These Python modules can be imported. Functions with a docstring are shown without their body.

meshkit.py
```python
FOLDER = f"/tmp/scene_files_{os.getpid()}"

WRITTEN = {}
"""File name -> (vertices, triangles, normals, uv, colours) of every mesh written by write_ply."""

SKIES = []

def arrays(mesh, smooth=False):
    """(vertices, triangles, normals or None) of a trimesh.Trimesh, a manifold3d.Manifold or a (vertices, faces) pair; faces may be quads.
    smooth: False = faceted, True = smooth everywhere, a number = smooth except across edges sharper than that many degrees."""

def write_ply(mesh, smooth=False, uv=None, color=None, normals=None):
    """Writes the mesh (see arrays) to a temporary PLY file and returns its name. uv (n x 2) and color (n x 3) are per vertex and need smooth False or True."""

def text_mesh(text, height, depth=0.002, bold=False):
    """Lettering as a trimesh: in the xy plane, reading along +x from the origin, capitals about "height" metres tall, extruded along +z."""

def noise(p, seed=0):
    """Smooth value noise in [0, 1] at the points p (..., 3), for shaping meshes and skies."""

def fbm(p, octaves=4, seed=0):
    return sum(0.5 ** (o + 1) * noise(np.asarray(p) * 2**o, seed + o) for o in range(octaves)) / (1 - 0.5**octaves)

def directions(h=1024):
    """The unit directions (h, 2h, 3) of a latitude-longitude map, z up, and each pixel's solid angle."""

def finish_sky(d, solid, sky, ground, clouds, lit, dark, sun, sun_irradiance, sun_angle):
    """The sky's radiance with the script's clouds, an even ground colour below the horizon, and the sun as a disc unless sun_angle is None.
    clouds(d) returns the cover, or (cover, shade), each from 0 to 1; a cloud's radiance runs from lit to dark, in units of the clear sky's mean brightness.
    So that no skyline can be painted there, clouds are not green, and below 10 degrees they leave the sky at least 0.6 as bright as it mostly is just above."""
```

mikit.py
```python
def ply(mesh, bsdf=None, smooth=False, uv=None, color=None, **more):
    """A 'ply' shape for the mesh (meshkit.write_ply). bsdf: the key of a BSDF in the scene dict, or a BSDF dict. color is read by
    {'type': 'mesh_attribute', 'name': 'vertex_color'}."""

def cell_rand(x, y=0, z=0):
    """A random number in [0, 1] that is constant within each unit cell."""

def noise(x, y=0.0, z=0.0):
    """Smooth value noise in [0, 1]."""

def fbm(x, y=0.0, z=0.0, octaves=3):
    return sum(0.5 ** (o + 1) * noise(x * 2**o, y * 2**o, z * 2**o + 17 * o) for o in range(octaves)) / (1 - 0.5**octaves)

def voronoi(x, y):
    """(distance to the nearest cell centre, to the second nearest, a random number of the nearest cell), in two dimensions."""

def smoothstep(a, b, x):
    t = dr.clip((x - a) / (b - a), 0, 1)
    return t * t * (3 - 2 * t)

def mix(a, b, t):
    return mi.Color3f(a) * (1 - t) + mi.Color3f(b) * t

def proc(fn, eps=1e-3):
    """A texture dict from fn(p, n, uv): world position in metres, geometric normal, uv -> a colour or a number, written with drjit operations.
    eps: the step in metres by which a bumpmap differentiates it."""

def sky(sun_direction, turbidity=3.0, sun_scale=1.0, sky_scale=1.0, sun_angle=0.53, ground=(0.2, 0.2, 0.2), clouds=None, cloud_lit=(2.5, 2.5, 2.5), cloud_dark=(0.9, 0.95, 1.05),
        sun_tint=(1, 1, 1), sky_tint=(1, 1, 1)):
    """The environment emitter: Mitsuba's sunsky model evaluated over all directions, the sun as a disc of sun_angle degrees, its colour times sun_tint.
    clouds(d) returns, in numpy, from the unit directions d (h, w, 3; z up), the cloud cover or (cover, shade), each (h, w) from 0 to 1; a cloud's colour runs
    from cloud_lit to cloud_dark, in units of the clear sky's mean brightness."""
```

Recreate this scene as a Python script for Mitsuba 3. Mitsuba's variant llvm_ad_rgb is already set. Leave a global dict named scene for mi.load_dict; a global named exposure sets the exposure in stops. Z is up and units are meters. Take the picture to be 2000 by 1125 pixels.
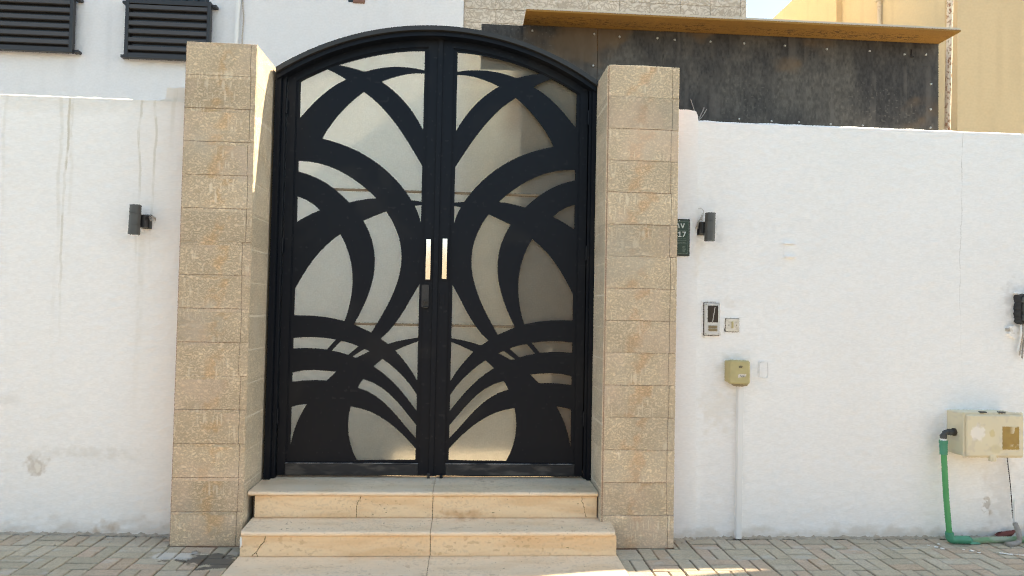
import math, random
import numpy as np
import trimesh
import shapely
from shapely.geometry import Polygon, LineString, box as sbox
from shapely.ops import unary_union
import drjit as dr
import mitsuba as mi
import mikit, meshkit
from mikit import proc, noise, fbm, cell_rand, smoothstep, mix, voronoi

scene = {"type": "scene"}
labels = {}
T = mi.ScalarTransform4f

# ------------------------------------------------------------------ camera, sky, exposure
YAW, PITCH, ROLL, FOCAL = 0.0660, 0.0300, 0.0198, 1370.0      # radians; focal length for a 2000 px wide picture
CAM = np.array([0.0, -4.62, 1.5])
_f = np.array([math.sin(YAW) * math.cos(PITCH), math.cos(YAW) * math.cos(PITCH), math.sin(PITCH)])
_r = np.array([math.cos(YAW), -math.sin(YAW), 0.0])
_u = np.cross(_r, _f)
_up = -math.sin(ROLL) * _r + math.cos(ROLL) * _u
scene["camera"] = {
    "type": "perspective", "fov_axis": "x", "fov": math.degrees(2 * math.atan(1000 / FOCAL)),
    "near_clip": 0.05, "far_clip": 2000.0,
    "to_world": T().look_at(origin=CAM.tolist(), target=(CAM + _f).tolist(), up=_up.tolist()),
}
SUN = (1.0, 0.195, 0.80)                    # from the right, slightly behind the wall
scene["sky"] = mikit.sky(SUN, turbidity=3.5, ground=(0.22, 0.20, 0.17), sky_tint=(1.11, 0.98, 0.785))
exposure = 3.56

rng = random.Random(7)
nrng = np.random.default_rng(7)

# ------------------------------------------------------------------ helpers
def key_for(name):
    if name not in scene and not any(k.startswith(name + "__") for k in scene):
        return name
    i = 1
    while True:
        k = f"{name}_{i:03d}"
        if k not in scene and not any(q.startswith(k + "__") for q in scene):
            return k
        i += 1

_taken = set()
def thing(name, label, category, group=None):
    k = name; i = 0
    while k in _taken:
        i += 1; k = f"{name}_{i:03d}"
    _taken.add(k)
    labels[k] = {"label": label, "category": category}
    if group:
        labels[k]["group"] = group
    return k

def structure(name, mesh, bsdf, smooth=False):
    _taken.add(name)
    labels[name] = {"label": name.replace("_", " "), "kind": "structure"}
    if mesh is not None:
        scene[name] = P(mesh, bsdf, smooth)
    return name

_count = {}
def add(parent, part, mesh, bsdf, smooth=False, label=None):
    base = f"{parent}__{part}"
    i = _count.get(base, 0)
    _count[base] = i + 1
    k = base if i == 0 else f"{base}_{i:03d}"
    scene[k] = P(mesh, bsdf, smooth)
    if label:
        labels[k] = {"label": label}
    return k

def P(mesh, bsdf, smooth=False):
    return mikit.ply(mesh, "mat_" + bsdf, smooth)

def cat(*ms):
    return trimesh.util.concatenate([m for m in ms])

def box(x0, x1, y0, y1, z0, z1, c=0.0):
    """Axis-aligned box; c chamfers its edges."""
    lo, hi = np.array([x0, y0, z0], float), np.array([x1, y1, z1], float)
    if c <= 0:
        m = trimesh.creation.box(extents=hi - lo)
        m.apply_translation((lo + hi) / 2)
        return m
    pts = []
    for a in np.ndindex(2, 2, 2):
        corner = np.where(np.array(a) == 1, hi, lo)
        s = np.where(np.array(a) == 1, -1.0, 1.0) * c
        for ax in range(3):
            q = corner + s
            q[ax] = corner[ax]
            pts.append(q)
    return trimesh.convex.convex_hull(np.array(pts))

def hull(pts):
    return trimesh.convex.convex_hull(np.array(pts, float))

RX = np.array([[1, 0, 0, 0], [0, 0, -1, 0], [0, 1, 0, 0], [0, 0, 0, 1.0]])
def ext_xz(poly, y0, y1):
    """Extrude a polygon drawn in x,z from y0 (front) to y1 (back)."""
    ms = []
    for g in (poly.geoms if hasattr(poly, "geoms") else [poly]):
        if g.is_empty or g.area < 1e-9:
            continue
        m = trimesh.creation.extrude_polygon(g, y1 - y0, engine="earcut")
        m.apply_transform(RX)
        m.apply_translation([0, y1, 0])
        ms.append(m)
    return cat(*ms)

def tube(points, r, sides=10, caps=True):
    p = np.asarray(points, float)
    t = np.gradient(p, axis=0)
    t /= np.linalg.norm(t, axis=1, keepdims=True)
    ref = np.array([0.31, 0.2, 0.93]) if abs(t[0][2]) < 0.8 else np.array([0.9, 0.3, 0.1])
    a = np.cross(t, ref)
    a /= np.linalg.norm(a, axis=1, keepdims=True)
    b = np.cross(t, a)
    ang = np.arange(sides) * 2 * np.pi / sides
    rr = np.broadcast_to(r, (len(p),))[:, None, None]
    v = p[:, None] + rr * (np.cos(ang)[None, :, None] * a[:, None] + np.sin(ang)[None, :, None] * b[:, None])
    n = len(p)
    f = []
    for i in range(n - 1):
        for j in range(sides):
            q = [i * sides + j, i * sides + (j + 1) % sides, (i + 1) * sides + (j + 1) % sides, (i + 1) * sides + j]
            f += [[q[0], q[1], q[2]], [q[0], q[2], q[3]]]
    v = v.reshape(-1, 3)
    if caps:
        v = np.vstack([v, p[:1], p[-1:]])
        for j in range(sides):
            f.append([n * sides, (j + 1) % sides, j])
            f.append([n * sides + 1, (n - 1) * sides + j, (n - 1) * sides + (j + 1) % sides])
    m = trimesh.Trimesh(v, f, process=False)
    m.fix_normals()
    return m

def bend(pts, n=8):
    """Catmull-Rom through the points."""
    p = np.array(pts, float)
    q = np.vstack([2 * p[0] - p[1], p, 2 * p[-1] - p[-2]])
    out = []
    for i in range(1, len(q) - 2):
        for t in np.linspace(0, 1, n, endpoint=False):
            a, b, c, d = q[i - 1], q[i], q[i + 1], q[i + 2]
            out.append(0.5 * (2 * b + (c - a) * t + (2 * a - 5 * b + 4 * c - d) * t * t + (3 * b - a - 3 * c + d) * t ** 3))
    out.append(p[-1])
    return np.array(out)

def cyl(p0, p1, r0, r1=None, sides=16):
    r1 = r0 if r1 is None else r1
    return tube([p0, p1], np.array([r0, r1]), sides)

def wobble(poly_pts, amp, step, seed, closed=False):
    """Subdivide an x,z polyline and roughen it a little."""
    out = []
    g = np.random.default_rng(seed)
    n = len(poly_pts)
    for i in range(n if closed else n - 1):
        a, b = np.array(poly_pts[i], float), np.array(poly_pts[(i + 1) % n], float)
        m = max(1, int(np.linalg.norm(b - a) / step))
        for k in range(m):
            q = a + (b - a) * k / m
            out.append(q + (g.normal(0, amp, 2) if k else 0))
    if not closed:
        out.append(np.array(poly_pts[-1], float))
    return out

def rough_face(x0, x1, y, z0, z1, step, amp, seed, back):
    """A slab whose front (towards -y) is a finely rippled sheet."""
    nx, nz = max(2, int((x1 - x0) / step)), max(2, int((z1 - z0) / step))
    X, Z = np.meshgrid(np.linspace(x0, x1, nx), np.linspace(z0, z1, nz))
    P = np.stack([X * 30, Z * 62, 0 * X + seed], -1)
    d = (meshkit.fbm(P, 3, seed) - 0.5) * 2
    edge = np.minimum.reduce([(X - x0), (x1 - X), (Z - z0), (z1 - Z)])
    Y = y + amp * d * np.clip(edge / (2 * step), 0, 1)
    v = np.stack([X, Y, Z], -1).reshape(-1, 3)
    i, j = np.meshgrid(np.arange(nz - 1), np.arange(nx - 1), indexing="ij")
    a = (i * nx + j).ravel()
    q = np.stack([a, a + 1, a + nx + 1, a + nx], -1)
    return trimesh.Trimesh(v, np.vstack([q[:, [0, 1, 2]], q[:, [0, 2, 3]]]), process=False)

# ------------------------------------------------------------------ materials
def C(*v):
    return mi.Color3f(*v)

def principled(name, color, rough=0.6, metallic=0.0, spec=0.5, bump=None, bump_scale=1.0, **more):
    b = {"type": "principled", "base_color": color if isinstance(color, dict) else {"type": "rgb", "value": list(color)},
         "roughness": rough, "metallic": metallic, "specular": spec, **more}
    if bump is not None:
        b = {"type": "bumpmap", "arbitrary": bump, "scale": bump_scale, "bsdf": b}
    scene["mat_" + name] = {"type": "twosided", "bsdf": b}

def drip(p, x, top, length, width, strength, seed):
    """A run of dirty water down a wall: a wandering thin line that fades out downward."""
    wx = x + (noise(p.z * 3.1 + seed, seed) - 0.5) * 0.03 + (noise(p.z * 17 + seed, seed + 5.0) - 0.5) * 0.008
    a = 1 - smoothstep(width * 0.25, width, dr.abs(p.x - wx))
    fade = smoothstep(top - length, top - 0.15 * length, p.z) * (1 - smoothstep(top, top + 0.01, p.z))
    broken = 0.35 + 0.65 * smoothstep(0.25, 0.6, noise(p.z * 14 + seed * 3, p.x * 60))
    return strength * a * fade * broken

def worm(p, f):
    wx = noise(p.x * f * 0.5, p.y * f * 0.5, p.z * f * 0.5 + 3)
    wy = noise(p.x * f * 0.5 + 9, p.y * f * 0.5, p.z * f * 0.5)
    v = noise(p.x * f + 2.2 * wx, p.y * f + 1.3 * wy, p.z * f + 2.2 * wy)
    return dr.abs(2 * v - 1)

def stucco_bump(p, n, uv):
    return 0.004 * fbm(p.x * 26, p.z * 60, p.y * 30, 3) + 0.0022 * noise(p.x * 150, p.z * 190, p.y * 150)

def blot(p, x, z, rx, rz, seed, soft=0.5):
    d = dr.sqrt(dr.square((p.x - x) / rx) + dr.square((p.z - z) / rz))
    d = d + (fbm(p.x * 24 + seed, p.z * 24, seed, 3) - 0.5) * 1.5
    return 1 - smoothstep(1 - soft, 1.0, d)

def left_wall_color(p, n, uv):
    base = mix((0.86, 0.855, 0.83), (0.89, 0.885, 0.865), fbm(p.x * 1.7, p.z * 1.3, 3.0, 3))
    base = base * (0.92 + 0.14 * fbm(p.x * 60, p.z * 130, p.y * 40, 3))
    warm = smoothstep(-2.35, -1.8, p.x + 0.25 * (noise(p.z * 1.3, 4.0) - 0.5))
    base = mix(base, C(0.80, 0.73, 0.64), 0.40 * warm)
    run = C(0.50, 0.45, 0.34)
    s = dr.maximum(drip(p, -2.555, 2.82, 1.9, 0.012, 0.60, 1.0), drip(p, -2.60, 2.82, 2.3, 0.018, 0.22, 2.0))
    s = dr.maximum(s, drip(p, -2.53, 2.82, 1.2, 0.016, 0.26, 3.0))
    s = dr.maximum(s, drip(p, -2.10, 2.80, 1.5, 0.012, 0.45, 4.0))
    s = dr.maximum(s, drip(p, -2.02, 2.80, 1.3, 0.012, 0.42, 6.0))
    s = dr.maximum(s, drip(p, -2.93, 2.82, 1.6, 0.014, 0.16, 9.0))
    s = dr.maximum(s, drip(p, -2.08, 1.95, 1.5, 0.030, 0.16, 12.0))
    s = dr.maximum(s, drip(p, -1.90, 2.89, 0.5, 0.020, 0.25, 13.0))
    col = mix(base, run, s)
    top = smoothstep(2.68, 2.80, p.z + 0.16 * (fbm(p.x * 7, p.z * 7, 1.0, 3) - 0.5))
    col = mix(col, C(0.58, 0.52, 0.40), 0.25 * top)
    col = mix(col, C(0.42, 0.34, 0.24), 0.5 * blot(p, -2.66, 0.47, 0.075, 0.08, 2.0, 0.6))
    col = mix(col, C(0.80, 0.77, 0.70), 0.8 * blot(p, -2.66, 0.455, 0.030, 0.045, 5.0, 0.4))
    col = mix(col, C(0.55, 0.52, 0.45), 0.28 * blot(p, -2.40, 0.53, 0.45, 0.06, 7.0, 0.9))
    col = mix(col, C(0.50, 0.48, 0.43), 0.18 * blot(p, -2.86, 0.86, 0.10, 0.05, 8.0, 0.9))
    foot = 1 - smoothstep(0.03, 0.13, p.z - 0.03 + 0.20 * (fbm(p.x * 11, p.z * 14, 5.0, 5) - 0.5))
    col = mix(col, C(0.52, 0.44, 0.35), 0.42 * foot)
    col = mix(col, C(0.42, 0.28, 0.14), 0.5 * blot(p, -2.22, 0.07, 0.13, 0.05, 4.0, 0.9))
    return col

def right_wall_color(p, n, uv):
    base = mix((0.80, 0.80, 0.79), (0.845, 0.845, 0.84), fbm(p.x * 1.5, p.z * 1.2, 8.0, 3))
    base = base * (0.93 + 0.14 * fbm(p.x * 60, p.z * 135, p.y * 40, 3))
    crack = drip(p, 3.418, 2.86, 2.2, 0.0045, 0.50, 21.0)
    col = mix(base, C(0.45, 0.44, 0.42), crack)
    col = mix(col, C(0.60, 0.57, 0.50), 0.3 * blot(p, 1.80, 1.17, 0.13, 0.10, 3.0, 0.9))
    col = mix(col, C(0.66, 0.60, 0.50), 0.30 * blot(p, 1.72, 0.85, 0.16, 0.22, 6.0, 0.9))
    col = mix(col, C(0.45, 0.45, 0.44), 0.22 * blot(p, 1.66, 2.04, 0.10, 0.13, 9.0, 0.95))
    col = mix(col, C(0.70, 0.62, 0.52), 0.30 * blot(p, 1.55, 1.95, 0.06, 0.35, 10.0, 0.95))
    col = mix(col, C(0.66, 0.60, 0.53), 0.28 * blot(p, 1.80, 1.58, 0.10, 0.05, 11.0, 0.8))
    col = mix(col, C(0.42, 0.39, 0.36), 0.35 * blot(p, 3.79, 1.58, 0.10, 0.2, 12.0, 0.9))
    col = mix(col, C(0.50, 0.44, 0.38), 0.25 * blot(p, 3.70, 0.35, 0.16, 0.45, 13.0, 0.95))
    col = mix(col, C(0.36, 0.31, 0.25), 0.55 * blot(p, 3.60, 0.22, 0.045, 0.09, 14.0, 0.6) * smoothstep(0.45, 0.6, fbm(p.x * 40, p.z * 40, 2.0, 3)))
    col = mix(col, C(0.55, 0.50, 0.42), 0.25 * drip(p, 1.84, 1.0, 0.9, 0.05, 1.0, 15.0))
    foot = 1 - smoothstep(0.01, 0.085, p.z + 0.13 * (fbm(p.x * 12, p.z * 16, 2.0, 5) - 0.5))
    col = mix(col, C(0.50, 0.43, 0.34), 0.5 * foot)
    return col

principled("left_stucco", proc(left_wall_color), 0.9, spec=0.25, bump=proc(stucco_bump, 2e-3))
principled("right_stucco", proc(right_wall_color), 0.9, spec=0.25, bump=proc(stucco_bump, 2e-3))

def tile_color_of(light, dark, vein, tonef, x0):
    def fn(p, n, uv):
        w = worm(p, 105.0)
        row = dr.floor(p.z / 0.2064)
        tone = 0.91 + 0.20 * cell_rand(row, dr.floor((p.x + 10) * tonef), 1)
        col = mix(mix(dark, light, 0.30), light, smoothstep(0.05, 0.75, w) * 0.95 + 0.2 * fbm(p.x * 60, p.y * 60, p.z * 22, 2))
        zl = p.z / 0.2064 - row
        xl = (p.x - x0) / 0.42 - 0.55 - 0.22 * (zl - 0.5) + 0.30 * (fbm(p.x * 9 + row * 5.1, p.z * 9, row, 3) - 0.5)
        v = (1 - smoothstep(0.03, 0.17, dr.abs(xl))) * smoothstep(0.30, 0.62, fbm(p.x * 16 + row, p.y * 16, p.z * 16, 3))
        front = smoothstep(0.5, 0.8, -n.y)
        col = mix(col, C(*vein) * (0.72 + 0.45 * w), 0.7 * v * front)
        pink = smoothstep(0.45, 0.75, fbm(p.x * 5 + 1.7 * row, p.y * 5, p.z * 3, 3))
        col = mix(col, C(0.66, 0.50, 0.38), 0.40 * pink)
        streak = smoothstep(0.60, 0.85, noise(p.x * 120, p.y * 120, p.z * 14 + row)) * smoothstep(0.5, 0.62, fbm(p.x * 6 + 3, p.y * 6, p.z * 5 + row, 2))
        col = mix(col, C(0.80, 0.70, 0.54), 0.55 * streak)
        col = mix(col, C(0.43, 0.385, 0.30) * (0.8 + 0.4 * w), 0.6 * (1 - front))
        col = mix(col, C(0.47, 0.43, 0.35), 0.45 * smoothstep(0.55, 0.8, fbm(p.x * 3, p.y * 3, p.z * 2.2 + 7, 3)))
        return col * tone * (0.93 + 0.26 * fbm(p.x * 10 + row, p.y * 10, p.z * 5, 4))
    return fn

def tile_bump(p, n, uv):
    return 0.0032 * smoothstep(0.0, 0.5, worm(p, 105.0)) + 0.0016 * noise(p.x * 260, p.y * 260, p.z * 260)

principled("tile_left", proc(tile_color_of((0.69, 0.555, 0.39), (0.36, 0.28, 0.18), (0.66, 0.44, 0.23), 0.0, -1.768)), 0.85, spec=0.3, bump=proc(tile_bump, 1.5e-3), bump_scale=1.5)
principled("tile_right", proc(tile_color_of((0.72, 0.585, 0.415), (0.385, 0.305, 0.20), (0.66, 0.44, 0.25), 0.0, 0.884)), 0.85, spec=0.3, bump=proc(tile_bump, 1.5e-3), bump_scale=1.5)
principled("tile_grout", proc(lambda p, n, uv: mix((0.33, 0.19, 0.13), (0.46, 0.31, 0.22), fbm(p.x * 40, p.y * 40, p.z * 20, 2))), 0.95, spec=0.1)
principled("pale_grout", proc(lambda p, n, uv: mix((0.66, 0.59, 0.47), (0.50, 0.44, 0.35), fbm(p.x * 60, p.y * 60, p.z * 60, 2))), 0.95, spec=0.1)

def marble(light, deep):
    def fn(p, n, uv):
        band = fbm(p.x * 2.4, p.y * 9, p.z * 16 + 1.2 * fbm(p.x * 5, p.y * 5, p.z * 5, 2), 4)
        col = mix(light, deep, smoothstep(0.38, 0.72, band))
        spot = smoothstep(0.60, 0.74, fbm(p.x * 34, p.y * 34, p.z * 44, 3)) * smoothstep(0.4, 0.6, fbm(p.x * 4 + 5, p.y * 4, p.z * 6, 2))
        col = mix(col, C(0.42, 0.26, 0.12), 0.35 * spot)
        fos = smoothstep(0.30, 0.62, worm(p, 55.0)) * smoothstep(0.38, 0.6, fbm(p.x * 3.1 + 2, p.y * 3, p.z * 5, 3))
        col = col * (1.0 - 0.16 * fos) + C(0.05, 0.04, 0.03) * fos
        pit = smoothstep(0.87, 0.91, noise(p.x * 85, p.y * 85, p.z * 85)) * smoothstep(0.5, 0.62, fbm(p.x * 6, p.y * 6, p.z * 6 + 4, 2))
        col = mix(col, C(0.22, 0.16, 0.10), 0.7 * pit)
        rust = blot(p, 0.04, 0.19, 0.20, 0.05, 3.0, 0.9) * smoothstep(-0.2, -0.1, p.y)
        col = mix(col, C(0.42, 0.20, 0.06), 0.45 * rust)
        return col * (0.95 + 0.1 * fbm(p.x * 90, p.y * 90, p.z * 90, 2))
    return fn

principled("riser_stone", proc(marble((0.83, 0.635, 0.41), (0.75, 0.53, 0.31))), 0.45, spec=0.4)
def tread_color(p, n, uv):
    base = marble((0.85, 0.68, 0.49), (0.78, 0.60, 0.40))(p, n, uv)
    dust = smoothstep(0.40, 0.75, fbm(p.x * 3, p.y * 7, 3.0, 4))
    return mix(base, C(0.77, 0.645, 0.49), 0.45 * dust)
principled("tread_stone", proc(tread_color), 0.5, spec=0.4)
principled("threshold_grey", proc(lambda p, n, uv: mix((0.26, 0.25, 0.23), (0.36, 0.34, 0.31), fbm(p.x * 20, p.y * 40, 1.0, 3))), 0.9, spec=0.2)
principled("joint_dark", (0.12, 0.10, 0.08), 0.95, spec=0.1)
principled("crack_dark", (0.17, 0.11, 0.06), 0.95, spec=0.1)

def paver_color_of(a, b, seed):
    def fn(p, n, uv):
        col = mix(a, b, fbm(p.x * 9, p.y * 9, seed, 3))
        col = col * (0.84 + 0.32 * fbm(p.x * 110, p.y * 110, p.z * 90 + seed, 2))
        lime = smoothstep(0.63, 0.76, fbm(p.x * 5 + seed, p.y * 11, 2.0, 4))
        col = mix(col, C(0.48, 0.46, 0.42), 0.5 * lime)
        dust = 1 - smoothstep(0.0, 0.25, -p.y + 0.25 * (fbm(p.x * 6, p.y * 6, 1.0, 3) - 0.5))
        col = mix(col, C(0.42, 0.35, 0.265), 0.6 * dust)
        wet = blot2(p, -1.42, -0.42, 0.20, 0.13, 3.0)
        col = mix(col, C(0.085, 0.075, 0.065), 0.85 * wet)
        salt = blot2(p, -1.66, -0.36, 0.14, 0.06, 8.0)
        return mix(col, C(0.58, 0.56, 0.52), 0.7 * salt)
    return fn

def blot2(p, x, y, rx, ry, seed):
    d = dr.sqrt(dr.square((p.x - x) / rx) + dr.square((p.y - y) / ry)) + (fbm(p.x * 14 + seed, p.y * 14, seed, 3) - 0.5) * 1.7
    return 1 - smoothstep(0.7, 1.0, d)

def paver_bump(p, n, uv):
    return 0.0014 * fbm(p.x * 90, p.y * 90, 1.0, 3)
PAVERS = []
for i, (a, b) in enumerate([((0.409, 0.356, 0.265), (0.476, 0.412, 0.307)), ((0.439, 0.35, 0.26), (0.5, 0.395, 0.297)), ((0.427, 0.373, 0.286), (0.488, 0.429, 0.334)), ((0.366, 0.322, 0.239), (0.427, 0.373, 0.281)), ((0.476, 0.367, 0.26), (0.427, 0.339, 0.249))]):
    principled(f"paver_{i}", proc(paver_color_of(a, b, float(i))), 0.85, spec=0.3, bump=proc(paver_bump))
    PAVERS.append(f"paver_{i}")

def paving_far(p, n, uv):
    s = 0.1845
    fx, fy = p.x / s, p.y / s
    cx, cy = dr.floor(fx), dr.floor(fy)
    u, v = fx - cx, fy - cy
    odd = dr.abs((cx + cy) - 2 * dr.floor((cx + cy) / 2)) > 0.5
    a = dr.select(odd, u, v)
    half = dr.abs(a - 0.5)
    d = dr.minimum(dr.minimum(dr.minimum(u, 1 - u), dr.minimum(v, 1 - v)), half)
    tone = cell_rand(cx, cy, dr.floor(a * 2))
    col = mix((0.225, 0.215, 0.19), (0.31, 0.28, 0.245), tone) * (0.85 + 0.3 * fbm(p.x * 60, p.y * 60, 1.0, 2))
    return mix(C(0.14, 0.12, 0.10), col, smoothstep(0.01, 0.03, d))
principled("paving_far", proc(paving_far), 0.9, spec=0.25)
principled("joint_sand", proc(lambda p, n, uv: mix((0.14, 0.118, 0.092), (0.22, 0.185, 0.145), fbm(p.x * 40, p.y * 40, 2.0, 3))), 0.95, spec=0.1)
principled("road_dust", proc(lambda p, n, uv: mix((0.075, 0.072, 0.066), (0.115, 0.108, 0.098), fbm(p.x * 1.3, p.y * 1.3, 2.0, 4))), 0.95, spec=0.1)
principled("earth", proc(lambda p, n, uv: mix((0.24, 0.20, 0.15), (0.30, 0.25, 0.19), fbm(p.x * 0.2, p.y * 0.2, 2.0, 4))), 0.95, spec=0.1)

def gate_paint(p, n, uv):
    d = smoothstep(0.58, 0.75, fbm(p.x * 3.5, p.y * 5, p.z * 2.5, 4))
    col = mix((0.0035, 0.0060, 0.0115), (0.0060, 0.0080, 0.0125), fbm(p.x * 2, p.y * 2, p.z * 1.2, 3))
    col = mix(col, C(0.026, 0.025, 0.024), 0.30 * d)
    scr = smoothstep(0.86, 0.9, noise(p.x * 55, p.y * 55, p.z * 38))
    return mix(col, C(0.10, 0.095, 0.09), 0.10 * scr)
principled("gate_black", proc(gate_paint), 0.42, spec=0.18)
principled("gate_hood", proc(lambda p, n, uv: mix((0.012, 0.013, 0.015), (0.034, 0.033, 0.031), fbm(p.x * 9, p.y * 30, p.z * 9, 4))), 0.5, spec=0.5)
principled("gate_rail", proc(lambda p, n, uv: mix((0.010, 0.012, 0.016), (0.07, 0.065, 0.06), smoothstep(0.45, 0.8, fbm(p.x * 9, p.z * 30, 3.0, 4)))), 0.5, spec=0.5)
principled("edge_highlight", proc(lambda p, n, uv: mix((0.05, 0.05, 0.05), (0.24, 0.23, 0.22), smoothstep(0.3, 0.7, fbm(p.x * 14, 1.0, 2.0, 3)))), 0.5)  # light caught along the rail top, put into a pale colour
scene["mat_polished_brass"] = {"type": "twosided", "bsdf": {"type": "roughconductor", "material": "Ag", "alpha": 0.015}}
principled("black_plastic", (0.012, 0.012, 0.013), 0.35)
principled("dark_grey_plastic", (0.020, 0.021, 0.023), 0.4)

def panel_weave(p, n, uv):
    w = 0.5 + 0.5 * dr.sin(p.x * 900) * dr.sin(p.z * 900)
    return mix((0.99, 0.955, 0.82), (0.82, 0.785, 0.66), 0.3 * w + 0.9 * fbm(p.x * 130, p.z * 130, 1.0, 3) - 0.1) * (0.93 + 0.1 * fbm(p.x * 3, p.z * 3, 4.0, 3))
scene["mat_frosted_sheet"] = {"type": "principledthin", "base_color": proc(panel_weave), "roughness": 0.33, "spec_trans": 0.76, "diff_trans": 1.0, "eta": 1.25}
principled("tan_bar", (0.20, 0.145, 0.085), 0.6)

def sheet_color(p, n, uv):
    a = 0.7 * fbm(p.x * 1.9, p.z * 2.6, 1.0, 4) + 0.3 * fbm(p.x * 14, p.z * 4, 6.0, 4)
    col = mix((0.038, 0.036, 0.035), (0.092, 0.085, 0.074), smoothstep(0.33, 0.68, a)) * (0.55 + 0.9 * fbm(p.x * 75, p.z * 38, 2.0, 3))
    run = smoothstep(0.55, 0.85, noise(p.x * 34, p.z * 1.6)) * smoothstep(0.4, 0.62, fbm(p.x * 3, p.z * 4, 5.0, 3))
    col = mix(col, C(0.12, 0.11, 0.10), 0.45 * run)
    rust = smoothstep(0.56, 0.74, fbm(p.x * 2.4 + 4, p.z * 3.3, 9.0, 4))
    col = mix(col, C(0.14, 0.09, 0.045), 0.6 * rust)
    fleck = smoothstep(0.80, 0.88, noise(p.x * 75, p.z * 75)) * smoothstep(0.45, 0.65, fbm(p.x * 2, p.z * 2, 3.0, 2))
    return mix(col, C(0.14, 0.13, 0.11), 0.4 * fleck)
principled("sheet_metal", proc(sheet_color), 0.65, spec=0.3)
def overhang_color(p, n, uv):
    col = mix((0.305, 0.165, 0.035), (0.26, 0.145, 0.04), fbm(p.x * 3, p.y * 9, 2.0, 3))
    col = col * (0.8 + 0.4 * fbm(p.x * 140, p.y * 140, p.z * 140, 2))
    band = smoothstep(0.12, 0.20, p.y + 0.05 * (noise(p.x * 5) - 0.5)) * (1 - smoothstep(0.275, 0.30, p.y))
    spots = smoothstep(0.53, 0.64, fbm(p.x * 38, p.y * 150, 4.0, 4)) * (0.3 + 0.7 * smoothstep(0.25, 0.6, noise(p.x * 3.3, 2.0)))
    return mix(col, C(0.085, 0.05, 0.025), 0.85 * band * spots)
principled("overhang_sheet", proc(overhang_color), 0.8, spec=0.3)
principled("shade_brown", proc(lambda p, n, uv: mix((0.085, 0.062, 0.043), (0.115, 0.085, 0.058), fbm(p.x * 3, p.y * 3, p.z * 2, 3))), 0.9, spec=0.2)  # dark brown standing for the shade under the carport roof
principled("roof_top", (0.55, 0.5, 0.42), 0.8)
principled("screw_zinc", (0.50, 0.49, 0.46), 0.4, metallic=0.6)

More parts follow.
